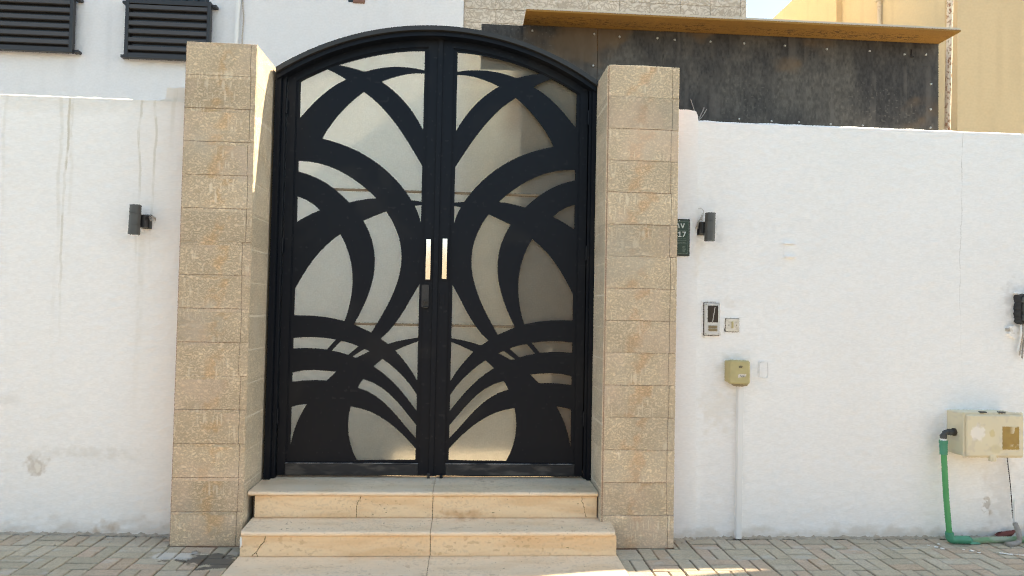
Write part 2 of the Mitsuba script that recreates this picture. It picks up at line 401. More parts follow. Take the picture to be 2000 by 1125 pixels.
def render_color_of(a, b, seed, crackx=None):
    def fn(p, n, uv):
        col = mix(a, b, fbm(p.x * 0.9, p.y * 0.9, p.z * 0.7 + seed, 4))
        st = smoothstep(0.5, 0.9, noise(p.x * 13, p.y * 13, p.z * 0.9 + seed))
        col = mix(col, C(*[0.8 * v for v in a]), 0.22 * st)
        return col * (0.95 + 0.1 * fbm(p.x * 60, p.y * 60, p.z * 60, 2))
    return fn
principled("house_white", proc(render_color_of((0.67, 0.685, 0.705), (0.72, 0.73, 0.745), 1.0)), 0.9, spec=0.2)
principled("villa_side_lit", proc(render_color_of((0.62, 0.53, 0.35), (0.65, 0.565, 0.385), 2.0)), 0.9, spec=0.2)  # lighter than the front: bounce light on the side is put into the colour
principled("villa_front_shade", proc(render_color_of((0.62, 0.485, 0.29), (0.66, 0.52, 0.32), 3.0)), 0.9, spec=0.2)  # same house as the side wall, its shade put into the tone
principled("street_wall_tan", proc(render_color_of((0.62, 0.53, 0.40), (0.66, 0.57, 0.44), 5.0)), 0.9, spec=0.2)
def clad_color(p, n, uv):
    w = worm(p, 34.0)
    tone = 0.92 + 0.16 * cell_rand(dr.floor((p.x + 0.09) / 0.37), dr.floor((p.z - 4.35) / 0.167), 3)
    return mix((0.40, 0.355, 0.29), (0.56, 0.52, 0.455), smoothstep(0.05, 0.5, w)) * tone
principled("clad_tile", proc(clad_color), 0.9, spec=0.2, bump=proc(lambda p, n, uv: 0.004 * worm(p, 34.0), 2e-3))
principled("shutter_black", (0.018, 0.019, 0.023), 0.45)
principled("shutter_slat", (0.048, 0.048, 0.052), 0.5)
principled("window_dark", (0.012, 0.013, 0.016), 0.15)
principled("pipe_white", (0.72, 0.73, 0.73), 0.5)
principled("brown_wood", (0.20, 0.10, 0.07), 0.6)
def rusty_pipe_color(p, n, uv):
    r = smoothstep(0.50, 0.66, fbm(p.x * 90, p.y * 90, p.z * 45, 3)) * smoothstep(0.3, 0.6, fbm(p.x * 8, p.y * 8, p.z * 3.5, 2))
    return mix((0.66, 0.58, 0.46), (0.30, 0.15, 0.08), r)
principled("rusty_pipe", proc(rusty_pipe_color), 0.8, spec=0.3)
principled("green_pipe", proc(lambda p, n, uv: mix((0.055, 0.27, 0.09), (0.085, 0.35, 0.135), fbm(p.x * 20, p.y * 20, p.z * 20, 3))), 0.45)
principled("green_fitting", proc(lambda p, n, uv: mix((0.045, 0.22, 0.135), (0.075, 0.30, 0.19), fbm(p.x * 30, p.y * 30, p.z * 30, 3))), 0.45)
principled("pale_green_pipe", proc(lambda p, n, uv: mix((0.16, 0.30, 0.17), (0.32, 0.38, 0.29), smoothstep(0.35, 0.7, fbm(p.x * 14, p.y * 30, p.z * 30, 3)))), 0.7)
principled("grey_metal", (0.22, 0.22, 0.21), 0.4, metallic=0.5)
principled("elbow_grey", (0.055, 0.06, 0.062), 0.5)
def meter_color(p, n, uv):
    col = mix((0.66, 0.60, 0.43), (0.60, 0.55, 0.41), fbm(p.x * 7, p.y * 7, p.z * 7, 3))
    col = mix(col, C(0.74, 0.72, 0.68), 0.8 * blot(p, 3.375, 0.735, 0.045, 0.06, 2.0, 0.4))
    col = mix(col, C(0.52, 0.44, 0.20), 0.6 * blot(p, 3.478, 0.745, 0.018, 0.035, 4.0, 0.4))
    col = mix(col, C(0.50, 0.44, 0.26), 0.5 * blot(p, 3.50, 0.64, 0.06, 0.03, 6.0, 0.6))
    return mix(col, C(0.45, 0.42, 0.36), 0.3 * smoothstep(0.55, 0.7, fbm(p.x * 26, p.y * 10, p.z * 20, 3)))
principled("meter_plastic", proc(meter_color), 0.5, spec=0.4)
def sticker_color(p, n, uv):
    col = mix((0.36, 0.24, 0.06), (0.28, 0.18, 0.05), fbm(p.x * 30, p.z * 30, 1.0, 3))
    return mix(col, C(0.58, 0.50, 0.33), smoothstep(0.54, 0.62, fbm(p.x * 26 + 5, p.z * 30, 2.0, 3)) * smoothstep(3.59, 3.63, p.x))
principled("old_sticker", proc(sticker_color), 0.6)
principled("junction_plastic", proc(lambda p, n, uv: mix((0.50, 0.44, 0.22), (0.38, 0.33, 0.16), fbm(p.x * 22, p.y * 22, p.z * 22, 3))), 0.5)
principled("plate_green", (0.016, 0.040, 0.022), 0.4)
principled("plate_border", (0.024, 0.032, 0.022), 0.5)
principled("plate_white", (0.60, 0.64, 0.60), 0.6)
principled("plate_pale_print", (0.16, 0.21, 0.17), 0.6)
principled("silver_plastic", proc(lambda p, n, uv: mix((0.52, 0.52, 0.50), (0.64, 0.63, 0.60), fbm(p.x * 40, p.y * 40, p.z * 40, 2))), 0.4)
principled("bronze_button", (0.22, 0.17, 0.09), 0.4)
principled("cream_plastic", proc(lambda p, n, uv: mix((0.66, 0.62, 0.54), (0.50, 0.46, 0.38), smoothstep(0.45, 0.75, fbm(p.x * 50, p.y * 50, p.z * 50, 3)))), 0.5)
principled("plaster_patch", proc(lambda p, n, uv: mix((0.84, 0.83, 0.81), (0.66, 0.63, 0.58), smoothstep(0.5, 0.72, fbm(p.x * 45, p.y * 45, p.z * 45, 3)))), 0.95, spec=0.1)
principled("foot_mortar", proc(lambda p, n, uv: mix((0.34, 0.28, 0.21), (0.52, 0.46, 0.38), fbm(p.x * 30, p.y * 60, p.z * 60, 3))), 0.95, spec=0.1)
principled("gap_dark", (0.07, 0.06, 0.05), 0.95, spec=0.1)
principled("ink", (0.03, 0.03, 0.03), 0.7)
principled("lamp_grey", proc(lambda p, n, uv: mix((0.055, 0.058, 0.056), (0.085, 0.088, 0.085), fbm(p.x * 25, p.y * 25, p.z * 18, 3))), 0.45)
principled("wire_grey", (0.42, 0.38, 0.33), 0.7)
principled("twig", (0.30, 0.29, 0.28), 0.9)
principled("grey_hose", proc(lambda p, n, uv: mix((0.36, 0.35, 0.33), (0.22, 0.20, 0.18), fbm(p.x * 60, p.y * 60, p.z * 60, 2))), 0.7)
principled("red_rag", (0.16, 0.055, 0.05), 0.9)
principled("white_scrap", (0.78, 0.78, 0.76), 0.8)
OPENINGS = [
    [[0.114,3.15],[0.184,3.162],[0.254,3.167],[0.324,3.166],[0.393,3.158],[0.462,3.143],[0.53,3.123],[0.587,3.14],[0.646,3.153],[0.705,3.162],[0.647,3.182],[0.589,3.201],[0.531,3.218],[0.473,3.234],[0.414,3.248],[0.355,3.26],[0.296,3.27],[0.236,3.278],[0.175,3.283],[0.114,3.286]],
    [[0.781,3.13],[0.736,3.111],[0.692,3.089],[0.65,3.064],[0.711,3.029],[0.767,2.987],[0.818,2.941],[0.867,2.891],[0.912,2.838],[0.957,2.784],[0.957,3.048]],
    [[0.114,3.129],[0.176,3.128],[0.236,3.119],[0.295,3.103],[0.352,3.083],[0.409,3.059],[0.355,3.023],[0.306,2.983],[0.26,2.939],[0.218,2.892],[0.18,2.842],[0.145,2.788],[0.114,2.732]],
    [[0.528,2.983],[0.474,2.944],[0.423,2.901],[0.377,2.854],[0.334,2.805],[0.293,2.754],[0.255,2.701],[0.218,2.647],[0.183,2.591],[0.148,2.535],[0.114,2.479],[0.114,2.232],[0.182,2.239],[0.22,2.293],[0.261,2.344],[0.305,2.39],[0.351,2.433],[0.399,2.472],[0.45,2.507],[0.503,2.539],[0.558,2.568],[0.616,2.592],[0.676,2.614],[0.738,2.632],[0.802,2.647],[0.773,2.703],[0.739,2.755],[0.703,2.806],[0.663,2.853],[0.621,2.899],[0.576,2.942]],
    [[0.114,2.209],[0.159,2.201],[0.141,2.164],[0.126,2.125],[0.114,2.086]],
    [[0.957,2.414],[0.89,2.396],[0.826,2.371],[0.767,2.34],[0.711,2.302],[0.658,2.259],[0.608,2.211],[0.547,2.227],[0.485,2.239],[0.423,2.245],[0.473,2.291],[0.526,2.334],[0.58,2.372],[0.636,2.406],[0.695,2.435],[0.756,2.458],[0.82,2.475],[0.887,2.485],[0.957,2.488]],
    [[0.957,2.242],[0.9,2.221],[0.849,2.191],[0.804,2.152],[0.857,2.127],[0.908,2.099],[0.957,2.067]],
    [[0.662,1.992],[0.628,1.928],[0.603,1.863],[0.584,1.798],[0.574,1.732],[0.57,1.665],[0.573,1.599],[0.582,1.531],[0.597,1.463],[0.617,1.395],[0.684,1.41],[0.752,1.421],[0.82,1.427],[0.888,1.429],[0.957,1.429],[0.957,1.61],[0.929,1.664],[0.899,1.718],[0.868,1.769],[0.834,1.819],[0.796,1.867],[0.756,1.911],[0.711,1.953]],
    [[0.354,2.157],[0.312,2.093],[0.281,2.029],[0.259,1.967],[0.246,1.905],[0.241,1.844],[0.243,1.784],[0.252,1.725],[0.267,1.666],[0.287,1.607],[0.311,1.549],[0.338,1.492],[0.369,1.434],[0.401,1.377],[0.435,1.32],[0.554,1.374],[0.521,1.437],[0.492,1.5],[0.467,1.564],[0.447,1.628],[0.432,1.692],[0.424,1.757],[0.423,1.822],[0.43,1.888],[0.446,1.955],[0.472,2.022],[0.508,2.089]],
    [[0.114,1.291],[0.184,1.279],[0.253,1.264],[0.32,1.244],[0.37,1.278],[0.321,1.325],[0.28,1.376],[0.243,1.43],[0.209,1.486],[0.178,1.544],[0.146,1.602],[0.114,1.659]],
    [[0.114,1.264],[0.167,1.245],[0.218,1.223],[0.268,1.199],[0.225,1.152],[0.185,1.103],[0.148,1.051],[0.114,0.997]],
    [[0.957,1.273],[0.886,1.281],[0.814,1.282],[0.743,1.278],[0.672,1.268],[0.731,1.199],[0.806,1.206],[0.881,1.207],[0.957,1.203]],
    [[0.637,1.259],[0.597,1.251],[0.558,1.24],[0.52,1.224],[0.587,1.165],[0.624,1.176],[0.661,1.185],[0.699,1.192]],
    [[0.478,1.207],[0.443,1.192],[0.531,1.146],[0.558,1.152]],
    [[0.957,1.039],[0.885,1.055],[0.812,1.059],[0.739,1.055],[0.666,1.048],[0.727,0.988],[0.804,0.99],[0.881,0.986],[0.957,0.977]],
    [[0.353,1.141],[0.297,1.1],[0.245,1.056],[0.197,1.008],[0.153,0.956],[0.114,0.898],[0.114,0.789],[0.151,0.838],[0.189,0.885],[0.228,0.931],[0.27,0.975],[0.314,1.016],[0.362,1.054],[0.413,1.088]],
    [[0.48,1.001],[0.411,0.976],[0.351,0.942],[0.297,0.899],[0.248,0.851],[0.202,0.799],[0.158,0.745],[0.114,0.692],[0.114,0.603],[0.159,0.651],[0.203,0.701],[0.246,0.752],[0.291,0.8],[0.339,0.845],[0.391,0.885],[0.449,0.918],[0.516,0.941],[0.506,0.962],[0.494,0.982]],
    [[0.561,0.815],[0.492,0.801],[0.427,0.78],[0.367,0.75],[0.311,0.715],[0.258,0.675],[0.208,0.63],[0.16,0.582],[0.114,0.532],[0.114,0.454],[0.51,0.45],[0.539,0.508],[0.559,0.567],[0.571,0.628],[0.576,0.689],[0.572,0.752]],
    [[0.957,0.805],[0.924,0.817],[0.89,0.824],[0.854,0.828],[0.885,0.774],[0.91,0.719],[0.931,0.662],[0.946,0.603],[0.957,0.543]],
]

# ------------------------------------------------------------------ the setting: ground, pavement, road
def grid_sheet(x0, x1, y0, y1, z):
    m = trimesh.Trimesh([[x0, y0, z], [x1, y0, z], [x1, y1, z], [x0, y1, z]], [[0, 1, 2], [0, 2, 3]], process=False)
    return m
structure("ground", grid_sheet(-400, 400, -400, 400, -0.06), "earth")
structure("road", cat(grid_sheet(-60, 60, -10.0, -4.2, -0.03)), "road_dust")
# the pavement rises gently to the left of the steps
def pave_z(x):
    return 0.0145 * max(0.0, -x - 0.2)
S = 0.1845
structure("pavement", None, None)
_bed = []
for (a, b) in ((-14.0, -1.2), (-1.2, 1.2), (1.2, 14.0)):
    za, zb = pave_z(a) - 0.014, pave_z(b) - 0.014
    _bed.append(trimesh.Trimesh([[a, -2.4, za], [b, -2.4, zb], [b, 0.1, zb], [a, 0.1, za]], [[0, 1, 2], [0, 2, 3]], process=False))
add("pavement", "bed", cat(*_bed), "joint_sand")
# outside the frame the pavers are left to the material
_rest = []
for (a, b, c, d) in ((-14, -3.5, -2.4, 0.0), (4.9, 14, -2.4, 0.0), (-3.5, 4.9, -4.0, -1.17)):
    za, zb = pave_z(a) - 0.004, pave_z(b) - 0.004
    if a < -3.4 and b > 0:
        _rest.append(trimesh.Trimesh([[a, c, za], [-0.2, c, -.004], [-0.2, d, -.004], [a, d, za]], [[0, 1, 2], [0, 2, 3]], process=False))
        a, za = -0.2, -0.004
    _rest.append(trimesh.Trimesh([[a, c, za], [b, c, zb], [b, d, zb], [a, d, za]], [[0, 1, 2], [0, 2, 3]], process=False))
add("pavement", "outer_paving", cat(*_rest), "paving_far")
add("pavement", "kerb", box(-60, 60, -4.2, -4.0, -0.2, 0.0, 0.01), "paving_far")

# solids that the pavers stop at (x, y): wall feet, pillars, steps
PILLARS = {"L": (-1.768, -1.330, 0.020, 3.120), "R": (0.884, 1.355, 0.0, 3.088)}
_solid = unary_union([sbox(a, c, b, d) for a, b, c, d in ((-5, -1.6, -0.003, 1), (1.2, 6, -0.003, 1), (-1.772, -1.326, -0.194, 1), (0.88, 1.359, -0.194, 1),
                      (-1.305, 0.960, -0.78, 1), (1.355, 1.556, -0.023, 1))])
def add_paver(px0, px1, py0, py1):
    g = 0.0040
    poly = sbox(px0 + g, py0 + g, px1 - g, py1 - g).difference(_solid.buffer(0.003, join_style=2))
    for q in (poly.geoms if hasattr(poly, "geoms") else [poly]):
        if q.is_empty or q.area < 6e-4:
            continue
        q = q.simplify(0.001)
        t = rng.uniform(-0.0035, 0.002)
        tx, ty = rng.uniform(-0.02, 0.02), rng.uniform(-0.02, 0.02)
        c = 0.004
        inner = q.buffer(-c, join_style=2)
        cx, cy = q.centroid.x, q.centroid.y
        zz = lambda x, y, h: pave_z(x) + t + h + tx * (x - cx) + ty * (y - cy)
        if len(q.exterior.coords) <= 6 and not inner.is_empty and inner.geom_type == "Polygon":
            pts = [(x, y, zz(x, y, -0.012)) for x, y in q.exterior.coords] + [(x, y, zz(x, y, -c)) for x, y in q.exterior.coords]
            pts += [(x, y, zz(x, y, 0)) for x, y in inner.exterior.coords]
            m = hull(pts)
        else:
            m = trimesh.creation.extrude_polygon(q, 0.012, engine="earcut")
            m.vertices[:, 2] = [zz(x, y, h - 0.012) for x, y, h in m.vertices]
        w = [0.34, 0.22, 0.24, 0.14, 0.06]
        add("pavement", "paver", m, rng.choices(PAVERS, w)[0])

def weave(x_from, x_to, ox, oy, parity):
    i0, i1 = math.floor((x_from - ox) / S), math.ceil((x_to - ox) / S)
    for i in range(i0, i1):
        for j in range(0, 7):
            x0, y1 = ox + i * S, oy - j * S
            x1, y0 = x0 + S, y1 - S
            if x1 < x_from or x0 > x_to or y1 < -1.17:
                continue
            if (i + j + parity) % 2 == 0:
                add_paver(x0, x1, y0, y0 + S / 2); add_paver(x0, x1, y0 + S / 2, y1)
            else:
                add_paver(x0, x0 + S / 2, y0, y1); add_paver(x0 + S / 2, x1, y0, y1)
weave(-3.30, -1.15, -3.32, -0.02, 0)
weave(0.90, 4.30, 0.93, -0.02, 1)

# ------------------------------------------------------------------ boundary walls
def wall_poly(top, z0=-0.05):
    pts = [(top[0][0], z0)] + list(top) + [(top[-1][0], z0)]
    return Polygon(pts)
bw = thing("boundary_wall", "white stuccoed wall with brown drip runs, left of the gate", "wall")
top = wobble([(-7.0, 2.815), (-2.00, 2.803)], 0.0022, 0.05, 1) + wobble([(-1.965, 2.815), (-1.955, 2.885), (-1.945, 2.890), (-1.60, 2.890)], 0.002, 0.03, 2)
def top_bevel(pts):
    v, f = [], []
    for x, z in pts:
        v += [(x, 0.0045, 2.785), (x, 0.0045, z - 0.013), (x, 0.0205, z + 0.0005)]
    for i in range(len(pts) - 1):
        for j in range(2):
            a, b = 3 * i + j, 3 * i + 3 + j
            f += [[a, b, b + 1], [a, b + 1, a + 1]]
    return trimesh.Trimesh(np.array(v), f, process=False)
add(bw, "wall_body", ext_xz(wall_poly(top), 0.020, 0.20), "left_stucco")
add(bw, "top_edge", top_bevel([q for q in top if q[0] < -1.99]), "left_stucco")
add(bw, "stucco_coat", rough_face(-5.0, -1.62, 0.002, 0.005, 2.795, 0.0125, 0.0038, 3, 0), "left_stucco", smooth=True)
bw1 = thing("boundary_wall", "clean white stuccoed wall right of the gate, carrying the meter box and intercom", "wall")
top = wobble([(1.20, 2.805), (3.90, 2.801), (4.02, 2.50), (4.12, 2.33), (12.0, 2.30)], 0.0018, 0.05, 4)  # unseen right end lowered to let a patch of sun through
add(bw1, "wall_body", ext_xz(wall_poly(top), 0.020, 0.20), "right_stucco")
add(bw1, "top_edge", top_bevel([q for q in top if 1.5 < q[0] < 3.9]), "right_stucco")
add(bw1, "stucco_coat", rough_face(1.40, 3.89, 0.002, 0.005, 2.79, 0.0125, 0.0038, 5, 0), "right_stucco", smooth=True)
pp = wobble([(1.30, -0.04), (1.556, -0.04), (1.548, 0.8), (1.546, 1.6), (1.541, 2.2), (1.538, 2.825), (1.524, 2.857), (1.47, 2.866), (1.30, 2.868)], 0.0012, 0.04, 6, closed=True)
add(bw1, "sun_block_pier", box(4.66, 5.40, -0.28, 0.0055, -0.05, 3.50, 0.01), "right_stucco")  # unseen pier added to cut off the sun patch on the paving
add(bw1, "pier", ext_xz(Polygon(pp), -0.020, 0.20), "right_stucco", label="slightly proud strip of the white wall rising beside the tiled pillar")

# ------------------------------------------------------------------ tiled pillars
def pillar(side, label):
    x0, x1, zb, zt = PILLARS[side]
    t = thing("gate_pillar", label, "pillar")
    m = "tile_left" if side == "L" else "tile_right"
    yf, yb = -0.19, 0.30
    add(t, "core", box(x0 + 0.006, x1 - 0.006, yf + 0.006, yb, zb - 0.05, zt - 0.012), "tile_grout")
    n = 15
    h = (zt - zb) / n
    g = 0.0012
    r = random.Random(3 if side == "L" else 4)
    for k in range(n):
        za, zc = zb + k * h + g, zb + (k + 1) * h - g
        d = r.uniform(-0.002, 0.002)
        sw = (0.036 if side == "L" else 0.044) + r.uniform(-0.004, 0.006) + (0.012 if side == "L" and 4 < k < 9 else 0)
        lead = 0.012 if side == "R" else 0.010
        xs = x1 - sw
        j = r.uniform(-0.0012, 0.0012)
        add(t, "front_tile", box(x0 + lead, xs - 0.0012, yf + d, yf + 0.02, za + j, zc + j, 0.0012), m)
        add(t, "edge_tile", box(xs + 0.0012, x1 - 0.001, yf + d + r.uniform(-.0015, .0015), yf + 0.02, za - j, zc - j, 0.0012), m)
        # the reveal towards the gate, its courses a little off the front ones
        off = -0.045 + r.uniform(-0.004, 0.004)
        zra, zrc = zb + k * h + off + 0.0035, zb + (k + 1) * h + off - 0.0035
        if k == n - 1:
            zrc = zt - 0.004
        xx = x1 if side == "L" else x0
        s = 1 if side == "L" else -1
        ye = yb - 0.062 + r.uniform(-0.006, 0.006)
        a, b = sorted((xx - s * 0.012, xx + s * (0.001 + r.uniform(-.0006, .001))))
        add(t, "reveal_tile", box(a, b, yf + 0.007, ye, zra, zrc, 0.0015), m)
    xx = x1 if side == "L" else x0
    s = 1 if side == "L" else -1
    a, b = sorted((xx - s * 0.010, xx - s * 0.0002))
    add(t, "reveal_grout", box(a, b, yf + 0.009, yb - 0.07, zb, zt - 0.01), "pale_grout")
    # mortar bed on top, crumbled along its edge
    pts = wobble([(x0 + 0.012, zt - 0.015), (x1 - 0.012, zt - 0.015), (x1 - 0.014, zt - 0.004), (x1 - 0.06, zt + 0.006), (x0 + 0.2, zt + 0.008), (x0 + 0.012, zt + 0.003)], 0.0012, 0.03, 8 if side == "L" else 9, closed=True)
    if side == "R":
        add(t, "mortar_top", ext_xz(Polygon(pts), yf + 0.012, yb - 0.01), "pale_grout")
    else:
        add(t, "mortar_top", box(x0 + 0.01, x1 - 0.01, yf + 0.01, yb - 0.01, zt - 0.02, zt - 0.002), "pale_grout")
    return t
pillar("L", "tall pillar of rough sandy tiles on the left side of the black gate")
pillar("R", "pillar of rough sandy tiles on the right side of the gate, beside the green number plate")

# ------------------------------------------------------------------ stone steps
st = thing("entrance_steps", "three cracked beige marble steps leading up to the gate", "steps")
XJ = -0.178            # joint between the left and right slabs
def tread(x0, x1, yf, yb, zt, th, xl_cut=0.0, xr_cut=0.0):
    """A slab with a rounded front nosing; the outer front corner can be cut off."""
    prof = [(yb, zt - th), (yb, zt)]
    r = th * 0.5
    for a in np.linspace(90, 270, 9):
        prof.append((yf + r + r * math.cos(math.radians(a)), zt - r + r * math.sin(math.radians(a))))
    P2 = np.array(prof)
    n = max(2, int((x1 - x0) / 0.012))
    xs = np.linspace(x0, x1, n)
    k = len(P2)
    v = np.zeros((n, k, 3))
    v[:, :, 0] = xs[:, None]
    v[:, :, 1], v[:, :, 2] = P2[None, :, 0], P2[None, :, 1]
    q = np.stack([xs[:, None] * 30 + 0 * P2[None, :, 0], 0 * v[:, :, 1] + yf * 40, v[:, :, 2] * 120], -1)
    worn = (meshkit.fbm(q, 3, 2) - 0.5) * 0.0022                       # hand-worn nosing
    big = meshkit.noise(np.stack([xs * 14, xs * 0 + yf * 31, xs * 0 + zt * 9], -1), 6)
    chip = np.clip((big - 0.80) / 0.2, 0, 1) * 0.006                    # a few chips
    nose = (P2[:, 0] < yf + 0.02).astype(float)[None, :]
    low = np.clip((zt - P2[:, 1]) / th, 0, 1)[None, :]
    v[:, :, 1] += nose * (worn + chip[:, None] * (0.3 + 0.7 * (1 - low)))
    v[:, :, 2] -= nose * (1 - low) * chip[:, None] * 0.5
    kx = np.clip((yf + 0.05 - v[:, :, 1]) / 0.05, 0, 1)
    t0, t1 = np.clip((x0 + 0.03 - v[:, :, 0]) / 0.03, 0, 1), np.clip((v[:, :, 0] - x1 + 0.03) / 0.03, 0, 1)
    v[:, :, 0] += xl_cut * kx * t0 - xr_cut * kx * t1
    f = []
    for i in range(n - 1):
        for j in range(k):
            a, c = i * k + j, i * k + (j + 1) % k
            f += [[a, c, c + k], [a, c + k, a + k]]
    caps = trimesh.creation.triangulate_polygon(Polygon(prof), engine="earcut")[1]
    vv = v.reshape(-1, 3)
    m = trimesh.Trimesh(vv, np.vstack([f, caps, caps[:, ::-1] + (n - 1) * k]), process=False)
    m.fix_normals()
    return m
def crack(pts, y, w, seed):
    """A thin jagged dark line sunk across a riser, as a ribbon on its face."""
    p = wobble(pts, 0.0022, 0.014, seed)
    return ext_xz(LineString(p).buffer(w, cap_style=2, join_style=2).simplify(0.0004), y - 0.0006, y + 0.001)
jx = 0.0016
# top step
add(st, "tread", tread(-1.322, XJ - jx, -0.130, 0.30, 0.335, 0.028), "tread_stone", 30)
add(st, "tread", tread(XJ + jx, 0.877, -0.134, 0.30, 0.336, 0.028), "tread_stone", 30)
add(st, "riser", box(-1.285, XJ - jx, -0.106, -0.085, 0.167, 0.302, 0.001), "riser_stone")
add(st, "riser", box(XJ + jx, 0.874, -0.108, -0.085, 0.167, 0.303, 0.001), "riser_stone")
# middle step, wider, in front of the pillars' inner corners
add(st, "tread", tread(-1.300, XJ - jx, -0.372, -0.086, 0.164, 0.030, 0.018), "tread_stone", 30)
add(st, "tread", tread(XJ + jx, 0.955, -0.377, -0.086, 0.164, 0.030, 0, 0.020), "tread_stone", 30)
add(st, "riser", box(-1.294, XJ - jx, -0.347, -0.322, 0.011, 0.129, 0.001), "riser_stone")
add(st, "riser", box(XJ + jx, 0.951, -0.350, -0.322, 0.011, 0.129, 0.001), "riser_stone")
# lowest slab, level with the paving
add(st, "tread", tread(-1.303, XJ - 0.004 - jx, -0.77, -0.322, 0.008, 0.03), "tread_stone", 30)
add(st, "tread", tread(XJ - 0.004 + jx, 0.957, -0.77, -0.322, 0.009, 0.03), "tread_stone", 30)
add(st, "threshold", box(-1.306, 0.884, 0.296, 0.36, 0.33, 0.349, 0.002), "threshold_grey")
add(st, "mortar_core", cat(box(-1.30, 0.87, -0.083, 0.60, 0.0, 0.306), box(-1.275, 0.93, -0.32, -0.088, -0.02, 0.133), box(-1.28, 0.93, -0.75, -0.33, -0.08, -0.022)), "joint_dark")
add(st, "crack", crack([(-0.630, 0.304), (-0.652, 0.262), (-0.655, 0.168)], -0.106, 0.0018, 3), "crack_dark")
add(st, "crack", crack([(-1.146, 0.133), (-1.152, 0.105), (-1.190, 0.050), (-1.200, 0.034), (-1.225, 0.012)], -0.347, 0.0022, 4), "crack_dark")
add(st, "crack", crack([(-1.200, 0.034), (-1.188, 0.012)], -0.347, 0.0018, 5), "crack_dark")
add(st, "crack", crack([(0.772, 0.300), (0.806, 0.168)], -0.108, 0.0012, 6), "crack_dark")
add(st, "whitewash_smear", ext_xz(Polygon(wobble([(-1.2942, 0.06), (-1.284, 0.075), (-1.282, 0.11), (-1.287, 0.128), (-1.2942, 0.128)], 0.001, 0.01, 3, True)), -0.3485, -0.34), "white_scrap")

# ------------------------------------------------------------------ the gate
XC, ZC = -0.205, 1.466
def arc(R, xa, xb, cx=-0.213, n=40):
    xs = np.linspace(xa, xb, n)
    return [(x, ZC + math.sqrt(R * R - (x - cx) ** 2)) for x in xs]
gate = thing("gate", "arched black double leaf metal gate with swirling palm cutouts over frosted sheet", "gate")
# frame: jambs, stop and hood
def band(R0, R1, xa, xb):
    return Polygon(arc(R1, xa, xb) + arc(R0, xb, xa))
add(gate, "arch_lip", ext_xz(band(1.894, 1.9225, -1.298, 0.876), 0.152, 0.340), "gate_black")
add(gate, "arch_hood", ext_xz(band(1.9235, 1.954, -1.300, 0.878), 0.125, 0.345), "gate_hood", label="arched top rail of the gate frame")
add(gate, "arch_stop", ext_xz(band(1.915, 1.953, -1.28, 0.855), 0.232, 0.330), "gate_black")
add(gate, "jamb", ext_xz(Polygon([(-1.312, 0.330), (-1.274, 0.330), (-1.274, 3.118), (-1.312, 3.10)]), 0.170, 0.335), "gate_black")
add(gate, "jamb", ext_xz(Polygon([(0.854, 0.338), (0.888, 0.338), (0.888, 3.10), (0.854, 3.118)]), 0.170, 0.335), "gate_black")
add(gate, "jamb_stop", box(-1.274, -1.250, 0.205, 0.33, 0.332, 3.105, 0.002), "gate_black")
add(gate, "jamb_stop", box(0.838, 0.854, 0.205, 0.33, 0.340, 3.105, 0.002), "gate_black")
holes = [Polygon(p) for p in OPENINGS]
def leaf(sgn, name_label):
    leafk = "leaf" if sgn < 0 else "leaf_001"
    # outline in u (distance from the middle line) and z
    ui, uo = (0.0195 if sgn < 0 else 0.004, 1.037)
    def uz(pts):
        return Polygon([(XC + sgn * u, z) for u, z in pts])
    def ring(R, u0, u1, zb):
        a = [(abs(x - XC), z) for x, z in arc(R, XC + sgn * u0, XC + sgn * u1)]
        return uz([(u0, zb)] + a + [(u1, zb)])
    outer = ring(1.914, ui, uo, 0.350)
    inner = ring(1.846, 0.085, 0.984, 0.432)
    field = ring(1.852, 0.080, 0.990, 0.426)
    def sub(part, mesh, mat, smooth=False, label=None):
        base = f"{gate}__{leafk}__{part}"
        i = _count.get(base, 0); _count[base] = i + 1
        k = base if i == 0 else f"{base}_{i:03d}"
        scene[k] = P(mesh, mat, smooth)
        if label: labels[k] = {"label": label}
    k = f"{gate}__{leafk}"
    scene[k] = P(ext_xz(outer.difference(inner), 0.235, 0.292), "gate_black")
    labels[k] = {"label": name_label}
    cut = unary_union([Polygon([(XC + sgn * u, z) for u, z in h.exterior.coords]) for h in holes])
    sub("cutout_plate", ext_xz(field.difference(cut), 0.252, 0.258), "gate_black")
    for seg in (ring(1.846, 0.085, 0.984, 0.432).difference(ring(1.840, 0.091, 0.978, 0.438)),):
        sub("bead", ext_xz(seg, 0.244, 0.2515), "gate_black")
    zr = 0.428
    xa, xb = sorted((XC + sgn * 0.093, XC + sgn * 0.985))
    sub("bottom_rail", box(xa, xb, 0.228, 0.250, 0.354, 0.430, 0.003), "gate_rail")
    sub("rail_highlight", box(xa, xb, 0.226, 0.2515, 0.4305, 0.4345, 0.0012), "edge_highlight")  # thin pale strip painted as the highlight on the bottom rail
    sub("frosted_sheet", ext_xz(ring(1.850, 0.082, 0.988, 0.428), 0.2865, 0.2868) if False else sheet_xz(ring(1.850, 0.082, 0.988, 0.428), 0.288), "frosted_sheet")
    for z in (2.303, 1.378):
        for (za, zb_, y0) in ((z - 0.008, z + 0.008, 0.272),):
            sub("glazing_bar", box(*sorted((XC + sgn * 0.084, XC + sgn * 0.986)), y0, 0.286, za, zb_, 0.002), "tan_bar")
    return sub
def sheet_xz(poly, y):
    v, f = trimesh.creation.triangulate_polygon(poly, engine="earcut")
    v = np.asarray(v)
    f = np.asarray(f)
    m = trimesh.Trimesh(np.c_[v[:, 0], np.full(len(v), y), v[:, 1]], f, process=False)
    if m.face_normals[0][1] > 0:
        m.invert()
    return m
subL = leaf(-1, "left leaf of the gate, with the lock")
subR = leaf(1, "right leaf of the gate")
subR("astragal", box(-0.227, -0.191, 0.222, 0.2345, 0.352, 3.376, 0.002), "gate_black")
